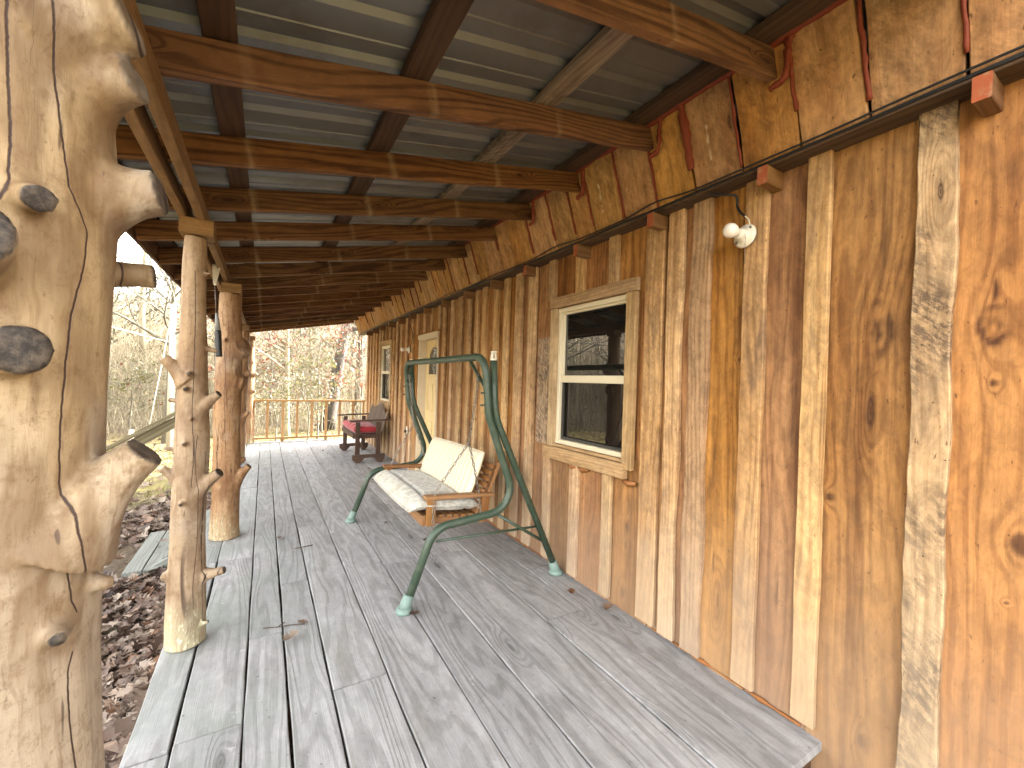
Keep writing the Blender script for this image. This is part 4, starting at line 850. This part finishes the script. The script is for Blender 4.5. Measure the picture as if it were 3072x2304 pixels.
cushion('bench_cushion', 'red', frame3((1.575, 8.25, 0.565), Y, (1, 0, -0.02), (0.02, 0, 1)), 0.66, 0.215, 0.16, red_t, 'tufted red seat cushion on the dark slatted bench', seed=9, p=7)
# kick prop stick under the bench
b = MB(); b.tube([(1.60, 8.36, 0.44), (1.55, 8.28, 0.012)], 0.012, n=8); b.build('stretcher', 'dark_wood', gb)

# ------------------------------------------------------------------ lamps, wiring, outlet
def lamp(c, label, tiltv):
    ax = Vector(tiltv).normalized()
    r = thing('wall_lamp', c, label, 'lamp'); c = Vector(c)
    b = MB(); b.lathe(c + Vector((0.022, 0, 0)), ax, [(0, 0.044), (0.022, 0.046), (0.024, 0.040)]); b.build('mounting_box', 'grey_plastic', r)
    b = MB(); b.lathe(c, ax, [(0, 0.052), (0.004, 0.058), (0.012, 0.057), (0.018, 0.046), (0.024, 0.030), (0.050, 0.026), (0.056, 0.022), (0.058, 0.015)], n=28); b.build('lamp_base', 'white_plastic', r)
    b = MB(); b.lathe(c + ax * 0.056, ax, [(0, 0.013), (0.010, 0.015), (0.020, 0.023), (0.034, 0.031), (0.052, 0.035), (0.068, 0.032), (0.080, 0.023), (0.086, 0.010), (0.088, 0.0)], n=24); b.build('bulb', 'bulb', r)
    for (dy, dz) in ((-0.030, 0.030), (0.036, -0.030)): b = MB(); b.lathe(c + Vector((-0.016, dy, dz)), ax, [(0, 0.009), (0.004, 0.009), (0.0045, 0.0)], n=10); b.build('screw', 'steel', r)
    b = MB(); p = c + Vector((-0.045, -0.022, 0.0)); b.tube([p, p + Vector((-0.004, -0.004, -0.02)), p + Vector((-0.004, -0.004, -0.15))], 0.0012, n=5); b.build('pull_chain', 'steel', r)
    return r
L1 = lamp((2.018, 1.19, 2.232), 'bare bulb in a white round lamp holder high on the nearest battens', (-1, 0.12, 0.10))
L2 = lamp((2.020, 6.70, 1.96), 'bare bulb in a white lamp holder beside the cream door', (-1, 0.1, 0))
for (r, P, mt) in [(L1, [(1.985, 1.37, 2.502), (1.99, 1.30, 2.47), (2.02, 1.25, 2.455), (2.028, 1.245, 2.40), (2.025, 1.225, 2.365), (2.022, 1.20, 2.335)], 'black'),
                   (L2, [(2.03, 6.60, 2.42), (2.035, 6.72, 2.35), (2.03, 6.58, 2.2), (2.035, 6.66, 2.05), (2.03, 6.68, 2.0)], 'black')]:
    b = MB(); b.tube(smooth_path(P, 8), 0.006, n=8); b.build('lamp_wire', mt, r)
b = MB(); b.tube(smooth_path([(2.022, 1.20, 2.337), (2.018, 1.182, 2.315), (2.015, 1.17, 2.28)], 6), 0.0035, n=8); b.build('lamp_wire', 'white_cord', L1)
P = []
for y in np.arange(-0.9, 10.5, 0.06):
    hump = 0.022 * math.exp(-((y - 1.70) / 0.16) ** 2) + 0.02 * math.exp(-((y - 2.68) / 0.2) ** 2) + 0.018 * math.exp(-((y - 4.9) / 0.3) ** 2) + 0.012 * max(0, noise.noise((y * 1.2, 5, 0)))
    P.append((1.946 - 0.3 * hump, y, 2.537 + hump))
b = MB(); b.tube(P, 0.0045, n=8); tag(b.build('electric_cable', 'black'), 'black cable running along the ledge under the leaning boards', 'cable')
ol = thing('outlet', (2.045, 6.79, 0.64), 'small white electrical outlet with a plug low on the wall', 'outlet')
b = MB(); b.box((2.036, 6.755, 0.585), (2.046, 6.825, 0.70), ch=0.003); b.build('cover_plate', 'white_plastic', ol)
b = MB(); b.box((2.00, 6.775, 0.60), (2.0355, 6.81, 0.64), ch=0.006); b.build('plug', 'black', ol)
b = MB(); b.tube(smooth_path([(2.01, 6.79, 0.60), (2.03, 6.80, 0.4), (2.02, 6.86, 0.15), (1.96, 6.95, 0.03), (1.90, 7.0, 0.006)], 8), 0.004, n=6); b.build('cord', 'white_cord', ol)
# hanging pull rod by the posts
hp = thing('hanging_rod', (-0.325, 4.0, 2.3), 'thin rod with a black taped grip hanging from the beam by a white strap', 'hanging rod')
b = MB(); b.board((-0.355, 4.0, 2.33), Vector((0.06, 0, -1)), X, Y, 0.16, 0.03, 0.003, nv=6); b.board((-0.318, 3.99, 2.33), Vector((-0.2, 0, -1)), X, Y, 0.155, 0.02, 0.003, nv=6); b.build('strap', 'webbing', hp)
b = MB(); b.tube([(-0.345, 4.0, 2.19), (-0.333, 4.0, 1.90)], 0.0065, n=8); b.build('rod', 'brown_rod', hp)
b = MB(); b.tube([(-0.346, 4.0, 2.20), (-0.344, 4.0, 2.165)], 0.008, n=8); b.build('collar', 'white_plastic', hp)
b = MB(); b.tube([(-0.333, 4.0, 1.95), (-0.328, 4.0, 1.90), (-0.322, 4.0, 1.81)], [0.008, 0.014, 0.021], n=12); b.build('cone', 'grey_rubber', hp)
b = MB(); P = [(-0.322 + 0.013 * k / 16, 4.0, 1.815 - 0.205 * k / 16) for k in range(17)]; b.tube(P, [0.022 + 0.0012 * (k % 2) for k in range(17)], n=12); b.build('grip', 'black', hp)

# ------------------------------------------------------------------ leaves and twigs
def oak_leaf(b, o, size, rz, curl, sd, tiltv=None):
    pts = []; rows = [(0.0, 0.03), (0.12, 0.10), (0.22, 0.30), (0.32, 0.13), (0.45, 0.40), (0.56, 0.16), (0.70, 0.34), (0.82, 0.15), (1.0, 0.05)]
    tv = tiltv or Vector((random.uniform(-.5, .5), random.uniform(-.5, .5), 1)).normalized()
    q = Z.rotation_difference(tv); V = []
    for (a, wd) in rows:
        wd *= random.uniform(0.8, 1.15); sk = random.uniform(-0.03, 0.05)
        for s in (-1, 0, 1):
            p = Vector(((a - 0.5 + (sk if s else 0)), s * wd, curl * (abs(s) * wd * 1.6 + (a - 0.5) ** 2 * 1.4))) * size
            p = Vector((p.x * math.cos(rz) - p.y * math.sin(rz), p.x * math.sin(rz) + p.y * math.cos(rz), p.z)); V.append(Vector(o) + q @ p)
    Fc = []
    for i in range(len(rows) - 1):
        for k in (0, 1): a = i * 3 + k; Fc.append((a, a + 3, a + 4, a + 1))
    b.add(V, Fc, None, sd, None, 0, True)
rnd = random.Random(11)
b = MB()
n_ = 0
while n_ < 7500:
    y = 1.2 + 7.0 * rnd.random(); x = -0.46 - 2.2 * rnd.random() ** 1.4
    if y > 6.5 and rnd.random() < (y - 6.5) / 1.8: continue
    if -1.42 < x < -0.46 and 5.0 < y < 6.2 and rnd.random() < 0.9: continue
    n_ += 1
    oak_leaf(b, (x, y, gz(x, y) + 0.015 + 0.06 * rnd.random() ** 2 + 0.14 * sstep(-0.75, -0.45, x)), rnd.uniform(0.07, 0.15), rnd.uniform(0, 6.28), rnd.uniform(-0.6, 0.7), rnd.random())
for k in range(3500):
    a = R(rnd.uniform(70, 150)); s = 4 + 16 * rnd.random(); x = s * math.cos(a); y = 3 + s * math.sin(a)
    if x > -0.5 and y < 10.8: continue
    oak_leaf(b, (x, y, gz(x, y) + 0.02), rnd.uniform(0.08, 0.17), rnd.uniform(0, 6.28), rnd.uniform(-0.5, 0.6), rnd.random())
for k in range(160):
    x, y = rnd.uniform(1.7, 2.05), rnd.uniform(0.35, 0.85)
    oak_leaf(b, (x, y, gz(x, y) + 0.02 + 0.22 * rnd.random()), rnd.uniform(0.06, 0.12), rnd.uniform(0, 6.28), rnd.uniform(-0.5, 0.6), rnd.random())
tag(b.build('leaf_litter', 'dry_leaf'), 'drift of brown dry oak leaves on the ground beside the deck', kind='stuff')
b = MB()
for k in range(16000):
    a = R(rnd.uniform(72, 140)); s = 5.0 + 13 * rnd.random() ** 0.8; x = s * math.cos(a); y = 3 + s * math.sin(a)
    if (x > -0.5 and y < 10.9) or noise.noise((x * 0.6, y * 0.6, 0)) < -0.12: continue
    h = rnd.uniform(0.05, 0.13); t = rnd.uniform(0, 6.28); dx, dy = 0.008 * math.cos(t), 0.008 * math.sin(t); lx, ly = rnd.uniform(-.05, .05), rnd.uniform(-.05, .05); z = gz(x, y)
    b.add([(x - dx, y - dy, z - 0.01), (x + dx, y + dy, z - 0.01), (x + lx, y + ly, z + h)], [(0, 1, 2)], None, rnd.random())
tag(b.build('grass', 'grass'), 'yellowing grass in the sunlit yard', kind='stuff')
DL = [(1.267, 4.87, 'curled brown leaf on the deck in front of the swing seat'), (1.103, 4.281, 'brown leaf near the front edge of the swing seat'), (1.311, 3.656, 'tiny dark leaf under the swing bench'), (1.898, 2.282, 'orange oak leaf on the deck near the wall below the window'),
      (1.985, 2.015, 'rust red leaf tight against the wall below the window'), (0.842, 2.526, 'small crumpled leaf beside the front foot of the swing'), (0.163, 2.61, 'pale pinkish leaf lying by the twig on the deck'), (0.236, 2.75, 'dark curled leaf at the end of the twig'),
      (0.159, 4.282, 'small brown leaf on the narrow deck board by the burled post'), (1.036, 8.983, 'dry leaf in front of the dark bench'), (1.078, 8.604, 'brown leaf at the foot of the dark bench'), (1.482, 6.917, 'dark leaf between swing and dark bench'), (0.816, 6.565, 'leaf caught in a deck gap in mid porch')]
for i, (x, y, lb_) in enumerate(DL):
    b = MB(); sz = 0.10 if i in (3, 4, 6) else rnd.uniform(0.05, 0.08)
    oak_leaf(b, (x, y, 0.012), sz, rnd.uniform(0, 6.28), rnd.uniform(0.1, 0.5), {3: 1.0, 4: 0.95, 6: 0.75}.get(i, rnd.uniform(0, 0.3)), Vector((rnd.uniform(-.1, .1), rnd.uniform(-.1, .1), 1)).normalized())
    tag(b.build('fallen_leaf', 'dry_leaf'), lb_, 'leaf', 'fallen leaves on the deck')
b = MB(); b.tube(smooth_path([(0.03, 2.80, 0.006), (0.10, 2.77, 0.008), (0.17, 2.76, 0.006), (0.235, 2.735, 0.008)], 5), [0.0028] * 16, n=6); b.tube([(0.10, 2.77, 0.007), (0.14, 2.80, 0.01)], 0.0025, n=5)
tag(b.build('twig', 'twig'), 'thin bent twig lying on the deck boards', 'twig')
b = MB(); b.tube(smooth_path([(0.26, 3.98, 0.006), (0.33, 3.97, 0.012), (0.40, 4.0, 0.006)], 5), 0.004, n=6); tag(b.build('twig', 'twig'), 'short dark twig further along the deck than the bent one', 'twig')

# ------------------------------------------------------------------ woods
def grow(seed, H, r0, spread=0.55, leanx=0.0, nb=18, fork=0.3, twigs=3, trunk_wob=0.25):
    rg = random.Random(seed); tb = MB(); cb = MB(); n = 12; P = []; rr = []
    for i in range(n + 1):
        s = i / n; P.append(Vector((leanx * s * H + trunk_wob * noise.noise((s * 2.5, seed, 0)) * s * 2, trunk_wob * noise.noise((s * 2.5, seed, 9)) * s * 2, H * s))); rr.append(r0 * (1 - 0.85 * s) * (1.25 if i == 0 else 1))
    tb.tube(P, rr, n=8)
    def at(s):
        f = s * n; i = min(n - 1, int(f)); return P[i].lerp(P[i + 1], f - i), rr[i] + (rr[i + 1] - rr[i]) * (f - i)
    def branch(o, d, L, r, lvl):
        seg = 5 if lvl < 2 else 3; Q = [o]; dd = d.copy()
        for k in range(seg):
            dd = (dd + Vector((rg.uniform(-1, 1), rg.uniform(-1, 1), rg.uniform(-0.6, 1.0))) * 0.26).normalized(); Q.append(Q[-1] + dd * (L / seg))
        cb.tube(Q, [max(0.0045, r * (1 - 0.8 * k / seg)) for k in range(seg + 1)], n=4 if lvl == 0 else 3, cap=False)
        if lvl < 2:
            for k in range((5 if lvl == 0 else twigs)):
                f = rg.uniform(0.25, 1.0); i = min(seg - 1, int(f * seg)); p = Q[i].lerp(Q[i + 1], f * seg - i)
                nd = (dd * 0.7 + Vector((rg.uniform(-1, 1), rg.uniform(-1, 1), rg.uniform(-0.5, 0.9)))).normalized(); branch(p, nd, L * rg.uniform(0.35, 0.6), r * 0.45, lvl + 1)
    for k in range(nb):
        s = rg.uniform(fork, 0.98); p, r = at(s); a = rg.uniform(0, 6.28); upv = rg.uniform(0.2, 0.9)
        branch(p, Vector((math.cos(a), math.sin(a), upv)).normalized(), H * rg.uniform(0.16, 0.36) * (1.15 - 0.6 * s) * spread / 0.55, r * 0.5, 0)
    return tb, cb
TREES = []
for k, (H, r0, sp, mt) in enumerate([(12, 0.15, 0.6, 'bark_pale'), (14, 0.2, 0.6, 'bark_grey'), (11, 0.11, 0.7, 'bark_pale'), (13, 0.17, 0.55, 'bark_grey'), (9, 0.08, 0.7, 'bark_pale')]):
    tb, cb = grow(20 + k, H, r0, sp, random.uniform(-0.05, 0.05), nb=20, fork=0.18)
    TREES.append((tb.mesh('trunk', mt), cb.mesh('crown', mt)))
def place_tree(tk, x, y, rz, sc, label, group=None):
    r = thing('bare_tree', (x, y, gz(x, y) - 0.1), label, 'tree', group); r.rotation_euler = (0, 0, rz); r.scale = (sc, sc, sc)
    for nm, me in (('trunk', tk[0]), ('crown', tk[1])):
        o = bpy.data.objects.new(nm, me); COL.objects.link(o); o.parent = r
    return r
rt_ = random.Random(5); spots = []
def free(x, y, dmin): return all((x - a) ** 2 + (y - c) ** 2 > dmin * dmin for a, c in spots)
cnt = 0
while cnt < 125:
    if cnt >= 95: a = R(rt_.uniform(116, 146)); s = rt_.uniform(19, 46)
    elif cnt < 50: a = R(rt_.uniform(70, 112)); s = rt_.uniform(20, 52)
    else: a = R(rt_.uniform(112, 215)); s = rt_.uniform(19, 48)
    x = s * math.cos(a); y = 3 + s * math.sin(a)
    if not free(x, y, 1.3): continue
    spots.append((x, y)); k = rt_.randrange(5)
    place_tree(TREES[k], x, y, rt_.uniform(0, 6.28), rt_.uniform(0.8, 1.25), 'unseen bare tree added beside the cabin to break up the sun', 'bare trees in the woods'); cnt += 1
for k in range(6):  # unseen trees added past the cabin corner to thin sunlight on the far deck
    x = 7.0 + 2.0 * k; y = 10.6 + 0.25 * x + rt_.uniform(-1.6, 1.6)
    place_tree(TREES[k % 5], x, y, rt_.uniform(0, 6.28), rt_.uniform(0.6, 0.9), 'unseen bare tree added beside the cabin to break up the sun', 'bare trees in the woods')
def special(seed, x, y, H, r0, lx, mt, label, nb=14, fork=0.35, sp=0.55):
    tb, cb = grow(seed, H, r0, sp, lx, nb=nb, fork=fork, trunk_wob=0.12)
    r = thing('bare_tree', (x, y, gz(x, y) - 0.1), label, 'tree'); 
    for nm, q in (('trunk', tb), ('crown', cb)):
        o = bpy.data.objects.new(nm, q.mesh(nm, mt)); COL.objects.link(o); o.parent = r
special(61, 2.42, 20, 12, 0.30, 0.15, 'bark_dark', 'thick dark tree trunk leaning right beyond the far railing')
special(62, 0.80, 18, 9, 0.10, -0.02, 'bark_pale', 'slender pale tree rising behind the far railing near its middle', nb=16, fork=0.25, sp=0.75)
special(63, -2.75, 18, 9, 0.15, 0.015, 'bark_grey', 'grey crooked tree seen between the nearest two log posts', nb=18, fork=0.3, sp=0.7)
# russet saplings
def sapling(seed, H, nl, lm, spread):
    tb, cb = grow(seed, H, 0.035, spread, 0.0, nb=14, fork=0.15, twigs=2, trunk_wob=0.2); rg = random.Random(seed); lv = MB()
    pts = [Vector(v) for v in cb.V]
    for k in range(nl):
        p = rg.choice(pts) + Vector((rg.uniform(-.12, .12), rg.uniform(-.12, .12), rg.uniform(-.12, .05))); s = rg.uniform(0.03, 0.065)
        a = Vector((rg.uniform(-1, 1), rg.uniform(-1, 1), rg.uniform(-1, 1))).normalized(); c = a.cross(Vector((rg.uniform(-1, 1), rg.uniform(-1, 1), 0.3))).normalized()
        lv.add([p - a * s, p + c * s * 0.6, p + a * s, p - c * s * 0.6], [(0, 1, 2, 3)], None, rg.random())
    return [('trunk', tb.mesh('trunk', 'bark_grey')), ('crown', cb.mesh('crown', 'bark_grey')), ('leaves', lv.mesh('leaves', lm))]
SAP = [sapling(81, 5.0, 750, 'russet_leaf', 0.8), sapling(82, 4.0, 500, 'russet_leaf', 0.9), sapling(83, 3.0, 450, 'yellow_leaf', 1.0)]
for (k, x, y, sc, lb_) in [(0, -0.3, 15.5, 1.1, 'russet leaved sapling left of the pale tree beyond the railing'), (0, 3.4, 17.5, 1.2, 'russet leaved sapling by the cabin corner beyond the dark leaning trunk'), (1, 1.7, 16.5, 1.1, 'russet leaved sapling between the pale tree and the leaning trunk'),
                           (1, -1.6, 19.5, 1.3, 'russet leaved sapling glimpsed between the slender and the burled posts'), (0, 0.3, 22, 1.5, 'taller russet leaved tree behind the pale slender tree'), (1, 2.6, 24, 1.4, 'russet leaved tree far behind the leaning trunk'),
                           (2, 0.35, 14.2, 0.8, 'low yellow green bush behind the left part of the far railing'), (2, 1.35, 16.0, 1.0, 'yellow green bush behind the middle of the far railing'), (2, -3.9, 19.0, 1.0, 'yellow green bush at the edge of the left woods'), (2, 2.1, 19.0, 1.4, 'tall yellow green shrub by the leaning trunk')]:
    r = thing('leafy_sapling', (x, y, gz(x, y) - 0.05), lb_, 'sapling', 'leafy saplings beyond the porch'); r.scale = (sc,) * 3; r.rotation_euler = (0, 0, rt_.uniform(0, 6))
    for nm, me in SAP[k]: o = bpy.data.objects.new(nm, me); COL.objects.link(o); o.parent = r
# undergrowth: thin stems nobody could count
b = MB(); ru = random.Random(17)
for k in range(10500):
    a = R(ru.uniform(66, 150) if k < 9000 else ru.uniform(150, 215)); s = 16.5 + 28 * ru.random() ** 1.1; x = s * math.cos(a); y = 3 + s * math.sin(a)
    H = ru.uniform(0.8, 6.5) if s > 19 else ru.uniform(0.4, 1.6); z = gz(x, y); dx, dy = ru.uniform(-.5, .5) * H, ru.uniform(-.5, .5) * H
    r = ru.uniform(0.006, 0.016)
    b.tube([(x, y, z - 0.05), (x + dx * 0.25, y + dy * 0.2, z + H * 0.4), (x + dx * 0.6, y + dy * 0.6, z + H * 0.75), (x + dx, y + dy, z + H * ru.uniform(0.8, 1.0))], [r, r * 0.8, r * 0.6, r * 0.3], n=3, cap=False)
    for q in range(3):
        t = ru.uniform(0.35, 0.9); p = Vector((x + dx * t, y + dy * t, z + H * t * 0.95)); d_ = Vector((ru.uniform(-1, 1), ru.uniform(-1, 1), ru.uniform(-0.2, 1))) * H * 0.25
        b.tube([p, p + d_ * 0.5 + Vector((0, 0, 0.04)), p + d_], [r * 0.5, r * 0.4, r * 0.25], n=3, cap=False)
tag(b.build('undergrowth', 'bark_pale'), 'tangle of bare pale brush at the edge of the woods', kind='stuff')
# pole in the yard with its wires, and a marker stake
up_ = thing('utility_pole', (-2.41, 16, gz(-2.41, 16)), 'pale straight utility pole at the edge of the yard', 'utility pole')
b = MB(); b.tube([(-2.41, 16, gz(-2.41, 16) - 0.2), (-2.41, 16, 3.5)], [0.075, 0.06], n=12); b.build('pole', 'pole', up_)
b = MB(); b.tube([(-2.41, 16, 2.35), (-8, 14, 3.8)], 0.012, n=5); b.tube([(-2.41, 16, 3.3), (-3.0, 16.1, -0.95)], 0.012, n=5); b.build('wire', 'wire', up_)
b = MB(); b.board((-2.86, 14, gz(-2.86, 14) - 0.1), Z, X, Y, 0.85, 0.09, 0.03); tag(b.build('marker_stake', 'white_plastic'), 'short white marker stake in the sunlit grass', 'stake')
